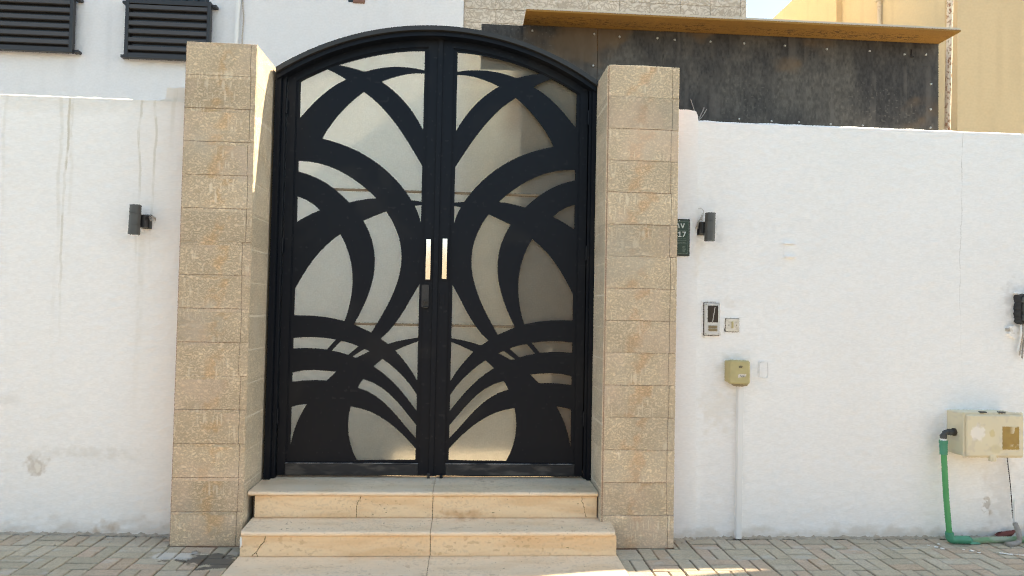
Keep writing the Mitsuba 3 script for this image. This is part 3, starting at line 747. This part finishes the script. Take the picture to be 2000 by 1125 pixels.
subL("handle", box(-0.277, -0.243, 0.196, 0.206, 1.690, 1.968, 0.0015), "polished_brass", label="narrow mirror polished pull plate")
subR("handle", box(-0.165, -0.131, 0.196, 0.206, 1.696, 1.974, 0.0015), "polished_brass", label="narrow mirror polished pull plate")
subL("handle_post", cat(box(-0.268, -0.252, 0.205, 0.236, 1.70, 1.72), box(-0.268, -0.252, 0.205, 0.236, 1.94, 1.958)), "black_plastic")
subR("handle_post", cat(box(-0.156, -0.140, 0.205, 0.236, 1.706, 1.726), box(-0.156, -0.140, 0.205, 0.236, 1.946, 1.964)), "black_plastic")
# lock plate with its cylinder and a knob
subL("lock_plate", ext_xz(sbox(-0.301, 1.500, -0.252, 1.655).buffer(-0.008).buffer(0.008), 0.222, 0.236), "dark_grey_plastic")
subL("lock_cylinder", cat(cyl((-0.277, 0.200, 1.538), (-0.277, 0.224, 1.538), 0.016), box(-0.285, -0.269, 0.194, 0.203, 1.531, 1.545, 0.001)), "black_plastic", 40)
subL("lock_latch", box(-0.288, -0.254, 0.206, 0.226, 1.493, 1.508, 0.003), "black_plastic")
subR("keep_plate", box(-0.178, -0.140, 0.231, 0.2345, 1.52, 1.60, 0.001), "gate_black")
subL("drop_bolt", box(-0.236, -0.216, 0.214, 0.234, 0.337, 0.372, 0.002), "gate_rail")
subR("drop_bolt", box(-0.150, -0.128, 0.214, 0.234, 0.338, 0.362, 0.002), "gate_black")
for z in (0.75, 1.9, 2.85):
    subL("hinge", cyl((-1.246, 0.214, z - 0.05), (-1.246, 0.214, z + 0.05), 0.009), "gate_black", 40)
    subR("hinge", cyl((0.835, 0.214, z - 0.05), (0.835, 0.214, z + 0.05), 0.009), "gate_black", 40)
for z in (3.18, 2.98, 2.77, 2.55, 2.33, 1.05, 0.62):
    subR("screw", cyl((-0.207, 0.2195, z), (-0.207, 0.2225, z), 0.0045, sides=8), "gate_rail")

# ------------------------------------------------------------------ the yard behind
structure("courtyard", grid_sheet(-7.0, 4.2, 0.60, 14.0, 0.32), "paving_far")

# ------------------------------------------------------------------ carport: black sheets, roof with an overhang
cp = thing("carport", "carport of weathered black metal sheets under a flat tan roof, rising behind the right wall", "carport")
YS = 0.310
add(cp, "sheet", box(0.072, 0.372, YS + 0.012, YS + 0.015, 3.20, 3.526), "sheet_metal", label="short sheet stub showing above the gate arch")
add(cp, "sheet", box(0.368, 0.905, YS, YS + 0.003, 2.60, 3.527), "sheet_metal")
add(cp, "sheet", box(0.909, 1.389, YS + 0.001, YS + 0.004, 2.60, 3.527), "sheet_metal")
add(cp, "sheet", box(1.386, 3.460, YS - 0.003, YS, 2.60, 3.527), "sheet_metal", label="widest black sheet, with dusty and rusty patches")
add(cp, "sheet_lap", box(1.40, 3.448, YS - 0.0045, YS - 0.003, 3.355, 3.49), "sheet_metal")
add(cp, "roof", box(0.370, 3.470, 0.085, 3.40, 3.532, 3.545), "overhang_sheet", label="flat roof sheet whose tan underside overhangs the black sheets")
add(cp, "roof_cover", box(0.372, 3.468, 0.088, 3.40, 3.5455, 3.560), "roof_top")
add(cp, "shade_panel", box(0.40, 1.60, 0.75, 0.80, 0.32, 3.525), "shade_brown", label="added dark panel in place of carport shade, dimly seen through the right gate leaf")  # added panel, darkens what shows through the right leaf
add(cp, "post", box(3.40, 3.46, 3.28, 3.34, 0.32, 3.53), "gate_black")
add(cp, "post", box(0.42, 0.48, 3.28, 3.34, 0.32, 3.53), "gate_black")
for (x, z) in [(0.435, 3.485), (0.880, 3.482), (1.064, 3.470), (1.340, 3.472), (1.468, 3.466), (1.731, 3.465), (1.982, 3.464), (2.287, 3.461), (2.603, 3.450), (2.929, 3.450),
               (3.196, 3.436), (3.361, 3.442), (3.400, 3.224), (3.398, 3.036), (3.396, 2.898), (0.876, 3.252), (1.950, 2.908), (2.190, 2.902), (2.396, 2.903), (2.634, 2.897), (2.878, 2.895)]:
    add(cp, "screw", cyl((x, YS - 0.012, z), (x, YS - 0.004, z), 0.006, 0.0085, 10), "screw_zinc", 40)
add(cp, "hook", tube(bend([(3.247, YS - 0.006, 3.475), (3.247, YS - 0.012, 3.425), (3.262, YS - 0.012, 3.42)], 5), 0.005, 6), "black_plastic", True)

# ------------------------------------------------------------------ white house behind
hs = thing("house", "white rendered house with black louvred screens, behind the left wall and gate", "house")
YH = 3.5
win = [sbox(-5.35, 4.40, -4.50, 6.2), sbox(-3.78, 4.40, -2.99, 6.2)]
add(hs, "wall", ext_xz(sbox(-9.0, 0.3, -0.095, 8.0).difference(unary_union(win)), YH, YH + 0.3), "house_white")
add(hs, "wall", box(-9.0, -0.095, YH + 0.3, 13.0, 0.3, 8.0), "house_white")
for w in win:
    x0, _, x1, _ = w.bounds
    add(hs, "window_pane", box(x0, x1, YH + 0.12, YH + 0.13, 4.4, 6.2), "window_dark")
    for x in np.arange(x0 + 0.06, x1, 0.135):
        add(hs, "window_bar", box(x - 0.008, x + 0.008, YH + 0.04, YH + 0.056, 4.4, 6.2), "shutter_slat")
def louvre(x0, x1, z0, z1):
    k = f"{hs}__louvre_screen" + ("" if f"{hs}__louvre_screen" not in scene else "_001")
    yf, yb = YH - 0.11, YH - 0.055
    fr = cat(box(x0, x0 + 0.04, yf, yb, z0, z1, .003), box(x1 - 0.04, x1, yf, yb, z0, z1, .003), box(x0 + .04, x1 - .04, yf, yb, z0, z0 + 0.055, .003), box(x0 + .04, x1 - .04, yf, yb, z1 - 0.055, z1, .003))
    scene[k] = P(fr, "shutter_black")
    n = int(round((z1 - z0 - 0.11) / 0.094))
    for i in range(n):
        z = z0 + 0.055 + (z1 - z0 - 0.11) * (i + 0.62) / n
        pts = []
        for x in (x0 + 0.042, x1 - 0.042):
            pts += [(x, yf + 0.004, z + 0.022), (x, yf + 0.010, z + 0.028), (x, yf + 0.004, z - 0.018), (x, yf + 0.014, z - 0.024), (x, yb - 0.004, z - 0.02)]
        kk = f"{k}__slat" + ("" if i == 0 else f"_{i:03d}")
        scene[kk] = P(hull(pts), "shutter_slat")
    scene[f"{k}__back_plate"] = P(box(x0 + 0.02, x1 - 0.02, yb, yb + 0.004, z0 + 0.02, z1 - 0.02), "window_dark")
    for i, (x, z) in enumerate(((x0 - 0.02, z0 + 0.03), (x1 + 0.02, z0 + 0.03), (x0 - 0.02, z1 - 0.03), (x1 + 0.02, z1 - 0.03))):
        scene[f"{k}__bracket" + ("" if i == 0 else f"_{i:03d}")] = P(box(x - 0.03, x + 0.03, YH - 0.08, YH - 0.001, z - 0.018, z + 0.012, .003), "shutter_black")
louvre(-5.36, -4.415, 4.25, 4.90)
louvre(-3.86, -2.93, 4.22, 4.89)
add(hs, "downpipe", tube(bend([(-2.640, YH - 0.03, 5.6), (-2.652, YH - 0.03, 4.95), (-2.664, YH - 0.03, 4.7), (-2.668, YH - 0.03, 3.9), (-2.668, YH - 0.03, 2.0)], 6), 0.024, 10), "pipe_white", True)
add(hs, "cable", tube(bend([(-2.62, YH - 0.012, 5.6), (-2.612, YH - 0.012, 4.95), (-2.596, YH - 0.012, 4.75), (-2.606, YH - 0.012, 4.4), (-2.606, YH - 0.012, 2.4)], 6), 0.007, 6), "wire_grey", True)
add(hs, "wood_vent", cat(box(-1.37, -1.235, YH - 0.02, YH + 0.02, 5.0, 5.3, 0.004), box(-1.36, -1.245, YH - 0.028, YH - 0.02, 5.045, 5.06), box(-1.36, -1.245, YH - 0.028, YH - 0.02, 5.10, 5.115)), "brown_wood")
add(hs, "vent_opening", box(-1.425, -1.37, YH - 0.004, YH + 0.02, 5.01, 5.3), "window_dark")
# stone clad part
add(hs, "clad_wall", box(-0.092, 3.33, YH + 0.115, 13.0, 0.3, 8.0), "pale_grout")
TW, TH = 0.372, 0.167
for j in range(0, 7):
    for i in range(0, 10):
        x0 = -0.090 + i * TW
        x1 = min(x0 + TW, 3.332)
        if x1 - x0 < 0.03:
            continue
        z0 = 4.55 + j * TH
        add(hs, "clad_tile", box(x0 + 0.002, x1 - 0.002, YH + 0.10 + rng.uniform(-0.002, 0.002), YH + 0.12, z0 + 0.002, z0 + TH - 0.002, 0.002), "clad_tile")

# ------------------------------------------------------------------ tan house on the right
h1 = thing("house", "tan rendered house in the upper right corner, with a bright side wall", "house")
XV, YV = 5.43, 3.0
add(h1, "side_wall", box(XV, XV + 0.25, YV + 0.002, 5.22, 0.3, 6.76), "villa_side_lit", label="bright side wall facing the black carport")
add(h1, "side_wall", box(XV - 0.09, XV + 0.25, 5.222, 15.0, 0.3, 6.75), "villa_side_lit")
add(h1, "corner_face", box(XV - 0.088, XV + 0.2, 5.215, 5.2215, 0.3, 6.748), "villa_front_shade")  # front-facing return, painted in the shaded front tone
add(h1, "front_wall", box(XV + 0.002, 14.0, YV - 0.2, YV, 0.3, 6.755), "villa_front_shade", label="shaded front wall")
add(h1, "roof", box(XV + 0.25, 14.0, YV + 0.002, 15.0, 6.4, 6.6), "roof_top")
add(h1, "drain_pipe", cat(tube([(XV - 0.03, 4.24, 0.5), (XV - 0.03, 4.24, 5.75)], 0.028, 10), cyl((XV - 0.03, 4.24, 5.68), (XV - 0.03, 4.24, 5.76), 0.045)), "rusty_pipe", 40)
cr = thing("drain_pipe", "off-white pipe with flaking rust standing between the black sheets and tan house", "pipe")
scene[cr] = P(tube(bend([(3.705, 0.55, 2.0), (3.705, 0.55, 2.98), (3.715, 0.55, 3.5), (3.728, 0.55, 4.2), (3.74, 0.55, 5.2)], 6), 0.022, 12), "rusty_pipe", True)

# ------------------------------------------------------------------ across the street (seen in the handles)
w3 = thing("boundary_wall", "sunlit beige wall across the street, reflected in the polished gate handles", "wall")
add(w3, "wall_body", box(-40, 40, -12.4, -12.15, -0.1, 3.0, 0.01), "street_wall_tan")
add(w3, "coping", box(-40, 40, -12.43, -12.12, 3.0, 3.06, 0.01), "street_wall_tan")
add(w3, "ledge", box(-40, 40, -12.15, -12.11, 2.30, 2.34, 0.005), "street_wall_tan")

# ------------------------------------------------------------------ wall lamps
def lamp(x, zc, side, label):
    t = thing("wall_lamp", label, "wall lamp", None)
    y = -0.094
    r = 0.034
    n = 24
    tilt = 0.004
    for k, (a, b) in enumerate(((0.040, 0.092), (-0.030, 0.0385), (-0.092, -0.0315))):
        add(t, "housing", cyl((x + tilt * a * 6, y, zc + a), (x + tilt * b * 6, y, zc + b), r - 0.0006 * (k == 1), sides=n), "lamp_grey", 40)
    add(t, "lens", cat(cyl((x, y, zc + 0.092), (x, y, zc + 0.094), r - 0.005, sides=n), cyl((x, y, zc - 0.094), (x, y, zc - 0.092), r - 0.005, sides=n)), "window_dark", 40)
    bx = x + 0.030 * side
    add(t, "wall_bracket", box(min(bx - 0.022, bx + 0.022), max(bx - 0.022, bx + 0.022), -0.075, -0.002, zc - 0.042, zc + 0.036, 0.003), "black_plastic")
    add(t, "back_plate", box(x - 0.03 + 0.034 * side, x + 0.03 + 0.034 * side, -0.010, 0.004, zc - 0.046, zc + 0.045, 0.002), "lamp_grey")
    return t
l0 = lamp(-2.076, 2.012, 1, "grey cylindrical wall lamp on the stained wall left of the gate")
for k in range(4):
    add(l0, "wire", tube(bend([(-2.03, -0.012, 2.03 + 0.006 * k), (-2.012 + .004 * k, -0.03 - .004 * k, 2.048 - 0.012 * k), (-1.998, -0.02, 2.035 + 0.010 * (k % 2)), (-1.990, 0.001, 2.040 - .006 * k)], 5), 0.0028, 6), "wire_grey", True)
l1 = lamp(1.602, 2.068, -1, "grey cylindrical wall lamp beside the green number plate")
for k in range(5):
    add(l1, "wire", tube(bend([(1.578, -0.02, 2.12 + .012 * k), (1.556 - .003 * k, -0.036, 2.128 - .008 * k), (1.538, -0.042, 2.100 - .010 * k), (1.528 + .003 * k, -0.024, 2.064 + .004 * k)], 5), 0.0022, 6), "wire_grey", True)
add(l1, "wire", tube(bend([(1.590, -0.01, 2.15), (1.580, -0.02, 2.19), (1.562, -0.008, 2.205), (1.548, -0.022, 2.195)], 5), 0.002, 6), "wire_grey", True)

# ------------------------------------------------------------------ house number plate
pl = thing("house_number_plate", "dark green house number plate reading 17, fixed beside the right pillar", "sign")
yp = -0.034
add(pl, "backing", box(1.345, 1.487, yp, -0.021, 1.877, 2.124, 0.002), "plate_border")
add(pl, "face", box(1.351, 1.479, yp - 0.0015, yp, 1.889, 2.114), "plate_green")
def flat(poly, d=0.0012, y=yp - 0.0015):
    return ext_xz(poly, y - d, y + 0.0003)
def line(x0, z0, x1, z1, w):
    return LineString([(x0, z0), (x1, z1)]).buffer(w / 2, cap_style=2)
brd = sbox(1.355, 1.893, 1.475, 2.110).difference(sbox(1.3572, 1.8952, 1.4728, 2.1078))
add(pl, "border_line", flat(brd), "plate_pale_print")
def text_xz(s, h, x, z, y, bold=False, d=0.0012):
    m = meshkit.text_mesh(s, h, d, bold)
    m.apply_transform(RX)
    m.apply_translation([x, y, z])
    return m
one = Polygon([(x + 0.009, z) for x, z in ((1.391, 2.091), (1.397, 2.095), (1.4045, 2.080), (1.406, 2.062), (1.3995, 2.061), (1.3985, 2.078))])
seven = unary_union([line(1.425, 2.093, 1.4365, 2.063, 0.0065), line(1.4475, 2.093, 1.4365, 2.063, 0.0065)])
add(pl, "arabic_numeral", flat(unary_union([one, seven])), "plate_white")
add(pl, "numeral", text_xz("17", 0.034, 1.401, 2.004, yp - 0.0014, True), "plate_white")
for z in (2.047, 1.990, 1.958):
    add(pl, "rule", flat(sbox(1.360, z, 1.466, z + 0.002)), "plate_pale_print")
for (z, n) in ((1.979, 9), (1.967, 11)):
    r = random.Random(int(z * 1000)); x = 1.362
    segs = []
    while x < 1.457:
        w = r.uniform(0.003, 0.009)
        segs.append(sbox(x, z - 0.0018, x + w, z + 0.0018)); x += w + 0.0022
    add(pl, "small_print", flat(unary_union(segs)), "plate_pale_print")
segs = []
for k in range(5):
    segs.append(sbox(1.437, 1.903 + 0.009 * k, 1.452 + 0.004 * (k % 3), 1.9065 + 0.009 * k))
add(pl, "small_print", flat(unary_union(segs)), "plate_pale_print")
add(pl, "screw", cyl((1.415, yp - 0.004, 2.111), (1.415, yp - 0.001, 2.111), 0.0035, sides=10), "screw_zinc", 40)

# ------------------------------------------------------------------ intercom, bell, boxes
def patch(x0, x1, z0, z1, hole, y, seed, grow=0.012, d=0.004):
    q = Polygon(wobble([(x0 - grow, z0 - grow), (x1 + grow, z0 - grow), (x1 + grow, z1 + grow), (x0 - grow, z1 + grow)], 0.0035, 0.012, seed, True)).buffer(0)
    return ext_xz(q.difference(sbox(*hole)), y - d, y + 0.004)
ic = thing("intercom", "silver door intercom with a dark glass screen, set in crumbling plaster", "intercom")
x0, x1, z0, z1 = 1.599, 1.703, 1.353, 1.566
add(ic, "plaster_collar", patch(x0, x1, z0, z1, (x0 - 0.005, z0 - 0.005, x1 + 0.003, z1 + 0.004), -0.001, 3), "plaster_patch")
add(ic, "recess_gap", box(x0 - 0.006, x1 + 0.004, -0.003, 0.004, z0 - 0.006, z1 + 0.005), "gap_dark")
add(ic, "frame", box(x0, x1, -0.024, -0.002, z0, z1, 0.003), "silver_plastic")
add(ic, "screen", box(1.619, 1.689, -0.0252, -0.0235, 1.438, 1.550, 0.0005), "window_dark")
add(ic, "screen_glint", ext_xz(line(1.652, 1.441, 1.668, 1.540, 0.0038), -0.0258, -0.0250), "silver_plastic", label="pale glint painted across the intercom glass")  # thin pale bar stands in for a glint on the screen
for z in (1.408, 1.388):
    add(ic, "call_button", box(1.624, 1.684, -0.028, -0.0238, z - 0.0085, z + 0.0085, 0.001), "bronze_button")
for x in (1.607, 1.695):
    for z in (1.362, 1.557):
        add(ic, "screw", cyl((x, -0.0265, z), (x, -0.0238, z), 0.0032, sides=8), "grey_metal", 40)
bell = thing("doorbell_switch", "cream doorbell switch plate to the right of the intercom", "switch")
x0, x1, z0, z1 = 1.748, 1.840, 1.378, 1.466
add(bell, "plaster_collar", patch(x0, x1, z0, z1, (x0 - .003, z0 - .004, x1 + .003, z1 + .003), -0.001, 5, 0.008, 0.003), "plaster_patch")
add(bell, "recess_gap", box(x0 - 0.005, x1 + 0.003, -0.003, 0.004, z0 - 0.005, z1 + 0.003), "gap_dark")
add(bell, "plate", box(x0, x1, -0.012, -0.002, z0, z1, 0.003), "cream_plastic")
add(bell, "push_button", box(1.786, 1.799, -0.019, -0.0115, 1.402, 1.446, 0.002), "junction_plastic")
for x in (1.768, 1.821):
    add(bell, "screw", cyl((x, -0.0135, 1.421), (x, -0.0115, 1.421), 0.0042, sides=10), "bronze_button", 40)
jb = thing("junction_box", "yellowed plastic junction box on top of the white cable trunking", "junction box")
q = Polygon([(1.752, 1.045), (1.762, 1.034), (1.888, 1.030), (1.897, 1.040), (1.893, 1.062), (1.891, 1.150), (1.896, 1.178), (1.885, 1.189), (1.765, 1.192), (1.757, 1.186), (1.752, 1.166)])
add(jb, "back_box", box(1.747, 1.886, -0.045, 0.004, 1.045, 1.185, 0.006), "junction_plastic")
add(jb, "cover", hull([(x, -0.070, z) for x, z in q.buffer(-0.010).exterior.coords] + [(x, -0.060, z) for x, z in q.exterior.coords] + [(x, -0.044, z) for x, z in q.exterior.coords]), "junction_plastic")
add(jb, "lower_lip", ext_xz(Polygon(wobble([(1.775, 1.036), (1.885, 1.034), (1.880, 1.020), (1.838, 1.015), (1.800, 1.018)], 0.002, 0.012, 4, True)).buffer(0), -0.058, -0.015), "bronze_button")
add(jb, "lettering", text_xz("sic", 0.016, 1.816, 1.141, -0.0702, True, 0.0010), "ink")
add(jb, "paper_label", ext_xz(Polygon(wobble([(1.812, 1.075), (1.862, 1.080), (1.868, 1.100), (1.815, 1.098)], 0.001, 0.01, 6, True)), -0.0712, -0.0700), "cream_plastic")
add(jb, "handwriting", ext_xz(unary_union([line(1.826, 1.094, 1.836, 1.080, 0.003), line(1.829, 1.082, 1.842, 1.091, 0.0028), line(1.842, 1.080, 1.853, 1.092, 0.003), line(1.850, 1.081, 1.858, 1.088, 0.0026)]), -0.0720, -0.0711), "ink")
tr = thing("cable_trunking", "white plastic cable trunking running down the wall to the pavement", "cable trunking")
scene[tr] = P(hull([(x + (0.006 if z > 1 else 0.0), y, z) for (x, y) in ((1.824, 0.004), (1.826, -0.024), (1.830, -0.028), (1.862, -0.028), (1.866, -0.024), (1.868, 0.004)) for z in (0.004, 1.028)]), "pipe_white")
bp = thing("blanking_plate", "painted-over blank cover on the white wall, right of the lamp, with shadowed edges", "cover plate")
scene[bp] = P(cat(box(2.146, 2.224, -0.020, 0.003, 1.975, 1.986, 0.002), box(2.150, 2.222, -0.004, 0.003, 1.899, 1.972, 0.001), box(2.149, 2.226, -0.022, 0.003, 1.884, 1.898, 0.002)), "right_stucco")
bp = thing("blanking_plate", "small upright painted-over cover beside the yellowed junction box", "cover plate")
q = sbox(1.981, 1.068, 2.047, 1.182).buffer(-0.016).buffer(0.016)
scene[bp] = P(cat(ext_xz(q.difference(q.buffer(-0.004)), -0.007, 0.003), ext_xz(q.buffer(-0.007), -0.006, 0.003)), "right_stucco")

# ------------------------------------------------------------------ water meter box and its pipes
mb = thing("meter_box", "cream plastic meter box with a brown sticker on the right wall", "meter box")
def slab(x0, x1, y0, y1, z0, z1, c=0.006):
    return box(x0, x1, y0, y1, z0, z1, c)
add(mb, "back_box", slab(3.300, 3.700, -0.165, 0.004, 0.588, 0.872, 0.006), "meter_plastic")
add(mb, "rim", slab(3.292, 3.706, -0.184, -0.165, 0.582, 0.880, 0.005), "meter_plastic")
add(mb, "lid", slab(3.300, 3.698, -0.200, -0.184, 0.592, 0.866, 0.008), "meter_plastic")
add(mb, "wall_flange", slab(3.292, 3.31, -0.012, 0.003, 0.590, 0.872, 0.002), "pipe_white")
add(mb, "sticker", box(3.548, 3.662, -0.2025, -0.1995, 0.640, 0.790, 0.0005), "old_sticker", label="peeling brown sticker")
add(mb, "latch", cat(slab(3.462, 3.505, -0.203, -0.180, 0.562, 0.60, 0.003), cyl((3.485, -0.207, 0.575), (3.485, -0.202, 0.575), 0.007)), "meter_plastic")
for x in (3.405, 3.535):
    add(mb, "hinge", slab(x, x + 0.045, -0.19, -0.165, 0.876, 0.886, 0.002), "elbow_grey")
for x in (3.41, 3.425, 3.537, 3.556):
    add(mb, "rivet", cyl((x, -0.1865, 0.873), (x, -0.1835, 0.873), 0.0035, sides=8), "bronze_button")
for (z, xa, xb) in ((0.846, 3.32, 3.43), (0.788, 3.46, 3.52)):
    add(mb, "moulded_line", box(xa, xb, -0.2015, -0.1995, z, z + 0.003), "meter_plastic")
add(mb, "grommet", cyl((3.288, -0.088, 0.733), (3.302, -0.088, 0.733), 0.026), "gap_dark", 40)
pi = thing("water_pipe", "bright green water pipe with a grey elbow, rising from the pavement to the meter box", "pipe")
add(pi, "elbow", tube(bend([(3.30, -0.088, 0.733), (3.255, -0.088, 0.733), (3.232, -0.088, 0.728), (3.222, -0.088, 0.706), (3.221, -0.088, 0.690)], 5), 0.0165, 14), "elbow_grey", True)
add(pi, "elbow_collar", cat(cyl((3.252, -0.088, 0.733), (3.272, -0.088, 0.733), 0.021), cyl((3.221, -0.088, 0.690), (3.221, -0.088, 0.715), 0.021)), "elbow_grey", 40)
add(pi, "white_seal", cyl((3.221, -0.088, 0.676), (3.221, -0.088, 0.691), 0.020), "pipe_white", 40)
add(pi, "union", cat(cyl((3.221, -0.088, 0.655), (3.221, -0.088, 0.677), 0.027, sides=8), cyl((3.221, -0.088, 0.632), (3.221, -0.088, 0.655), 0.025), cyl((3.222, -0.089, 0.583), (3.222, -0.088, 0.632), 0.0245)), "green_fitting", 40)
add(pi, "riser", tube([(3.222, -0.089, 0.60), (3.232, -0.100, 0.30), (3.243, -0.118, 0.05)], 0.0178, 16), "green_pipe", True)
add(pi, "floor_elbow", tube(bend([(3.243, -0.118, 0.075), (3.244, -0.118, 0.048), (3.256, -0.118, 0.030), (3.285, -0.118, 0.027), (3.38, -0.118, 0.025)], 6), 0.026, 14), "green_fitting", True)
add(pi, "torn_sleeve", hull([(3.37, -0.142, 0.004), (3.37, -0.096, 0.004), (3.37, -0.118, 0.046), (3.45, -0.135, 0.002), (3.47, -0.105, 0.004), (3.42, -0.112, 0.030)]), "green_fitting", 20)
add(pi, "floor_run", tube([(3.40, -0.112, 0.016), (3.6, -0.105, 0.022), (4.4, -0.10, 0.024)], 0.020, 12), "pale_green_pipe", True, label="sun-faded dusty length lying along the wall foot")
hz = thing("grey_conduit", "dirty grey flexible conduit lying over the green pipe at the right edge", "conduit")
add(hz, "hose", tube(bend([(3.60, -0.165, 0.012), (3.655, -0.165, 0.014), (3.695, -0.16, 0.03), (3.708, -0.14, 0.075), (3.716, -0.10, 0.13)], 8), 0.016, 10), "grey_hose", True)
add(hz, "sleeve", box(3.722, 3.738, -0.09, -0.07, 0.12, 0.28, 0.002), "pipe_white")
add(hz, "wire", tube(bend([(3.732, -0.06, 0.15), (3.742, -0.03, 0.35), (3.728, -0.012, 0.58)], 6), 0.003, 6), "ink", True)
pb = thing("pull_box", "dark weathered electrical box at the right edge, with hanging cable ends", "electrical box")
def ragged(x0, x1, z0, z1, amp, seed):
    return Polygon(wobble([(x0, z0 + 0.015), (x0 + 0.02, z0), (x1, z0), (x1, z1), (x0 + 0.015, z1), (x0, z1 - 0.012)], amp, 0.014, seed, True)).buffer(0)
add(pb, "box_body", ext_xz(ragged(3.792, 3.93, 1.466, 1.672, 0.004, 7), -0.062, 0.003), "dark_grey_plastic")
add(pb, "lid", ext_xz(ragged(3.800, 3.93, 1.478, 1.662, 0.003, 8), -0.080, -0.061), "lamp_grey")
add(pb, "paint_drip", ext_xz(ragged(3.782, 3.85, 1.667, 1.688, 0.004, 9), -0.03, 0.003), "plaster_patch")
for k in range(3):
    add(pb, "cable_end", tube(bend([(3.812 + .012 * k, -0.04, 1.46), (3.802 + .016 * k, -0.05, 1.40), (3.808 + .014 * k, -0.03, 1.33), (3.798 + .018 * k, -0.02, 1.27 - .02 * k)], 5), 0.006, 6), ("pipe_white", "wire_grey", "grey_hose")[k % 3], True)
add(pb, "plaster_lump", ext_xz(Polygon(wobble([(3.735, 1.40), (3.80, 1.36), (3.83, 1.44), (3.75, 1.452)], 0.006, 0.015, 3, True)).buffer(0), -0.02, 0.003), "plaster_patch")
add(pb, "cable_clip", slab(3.728, 3.748, -0.02, 0.003, 1.418, 1.436, 0.004), "wire_grey")

# ------------------------------------------------------------------ wall foot and grit
def fillet(x0, x1, y, seed, skip=()):
    g = np.random.default_rng(seed)
    xs = np.arange(x0, x1, 0.018)
    ring = []
    for x in xs:
        h, d = 0.006 + 0.016 * g.random() ** 2, 0.008 + 0.018 * g.random() ** 2
        z = pave_z(x)
        ring.append([(x, y + 0.004, z + h), (x + g.normal(0, .002), y - 0.4 * d, z + 0.75 * h), (x, y - d, z - 0.004)])
    v = np.array(ring).reshape(-1, 3)
    f = []
    for i in range(len(xs) - 1):
        for j in range(2):
            a, b = i * 3 + j, (i + 1) * 3 + j
            f += [[a, a + 1, b + 1], [a, b + 1, b]]
    return trimesh.Trimesh(v, f, process=False)
add(bw, "foot_mortar", fillet(-3.4, -1.77, 0.0, 1), "foot_mortar")
add(bw1, "foot_mortar", cat(fillet(1.557, 1.824, 0.0, 2), fillet(1.868, 4.2, 0.0, 3), fillet(1.36, 1.556, -0.02, 4)), "foot_mortar")
_g = np.random.default_rng(5)
stones = []
for k in range(420):
    x = _g.uniform(-3.2, -1.8) if k % 3 == 0 else _g.uniform(1.4, 3.9)
    y = -abs(_g.normal(0, 0.10)) - 0.015
    r0 = _g.uniform(0.0015, 0.0055)
    m = trimesh.creation.icosphere(subdivisions=0, radius=r0)
    m.vertices *= _g.uniform(0.6, 1.3, (len(m.vertices), 1)) * np.array([1.2, 1.0, 0.7])
    m.apply_translation([x, y, pave_z(x) + 0.3 * r0])
    stones.append(m)
_taken.add("grit")
scene["grit"] = P(cat(*stones), "foot_mortar")
labels["grit"] = {"label": "scattered grit and mortar crumbs on the pavers along the wall foot", "category": "grit", "kind": "stuff"}

# ------------------------------------------------------------------ small things
rg = thing("rag", "dark red rag behind the green pipe at the wall foot", "rag")
scene[rg] = P(hull([(3.62, -0.07, 0.03), (3.70, -0.05, 0.06), (3.76, -0.06, 0.075), (3.78, -0.03, 0.05), (3.66, -0.02, 0.045), (3.62, -0.03, 0.03), (3.70, -0.08, 0.03)]), "red_rag", True)
ws = thing("plastic_strip", "thin white plastic strip lying on the pavers by the green pipe", "litter")
scene[ws] = P(cat(hull([(3.425, -0.30, 0.002), (3.415, -0.31, 0.007), (3.50, -0.345, 0.003), (3.51, -0.335, 0.008)]), hull([(3.498, -0.335, 0.003), (3.50, -0.348, 0.008), (3.575, -0.358, 0.003), (3.575, -0.348, 0.006)])), "white_scrap")
for k, (x, y) in enumerate([(3.07, -0.16), (3.10, -0.19), (3.12, -0.22), (3.25, -0.24), (3.29, -0.26), (3.31, -0.30), (3.45, -0.31), (3.16, -0.13)]):
    pc = thing("paint_flake", "white paint flake fallen on the pavers near the green pipe", "litter", "paint flakes by the pipe")
    a = rng.uniform(0, 6.28); s = rng.uniform(0.009, 0.017)
    scene[pc] = P(hull([(x + s * math.cos(a + t), y + 0.7 * s * math.sin(a + t), z) for t in (0, 1.4, 2.9, 4.4) for z in (0.001, 0.005)]), "white_scrap")
for name, pts, lab in (("twig", [(1.545, 0.03, 2.83), (1.535, 0.04, 2.87), (1.508, 0.05, 2.962)], "dry twig standing up from the top of the wall's raised end"),
                       ("twig", [(1.545, 0.03, 2.80), (1.585, 0.04, 2.838), (1.622, 0.05, 2.895)], "dry twig leaning right over the wall top"),
                       ("twig", [(1.548, 0.02, 2.80), (1.572, 0.03, 2.845), (1.603, 0.045, 2.905)], "short forked dry twig between two others on the wall top")):
    tk = thing(name, lab, "twig", "twigs on the wall top")
    scene[tk] = P(tube(bend(pts, 4), 0.0028, 6), "twig", True)
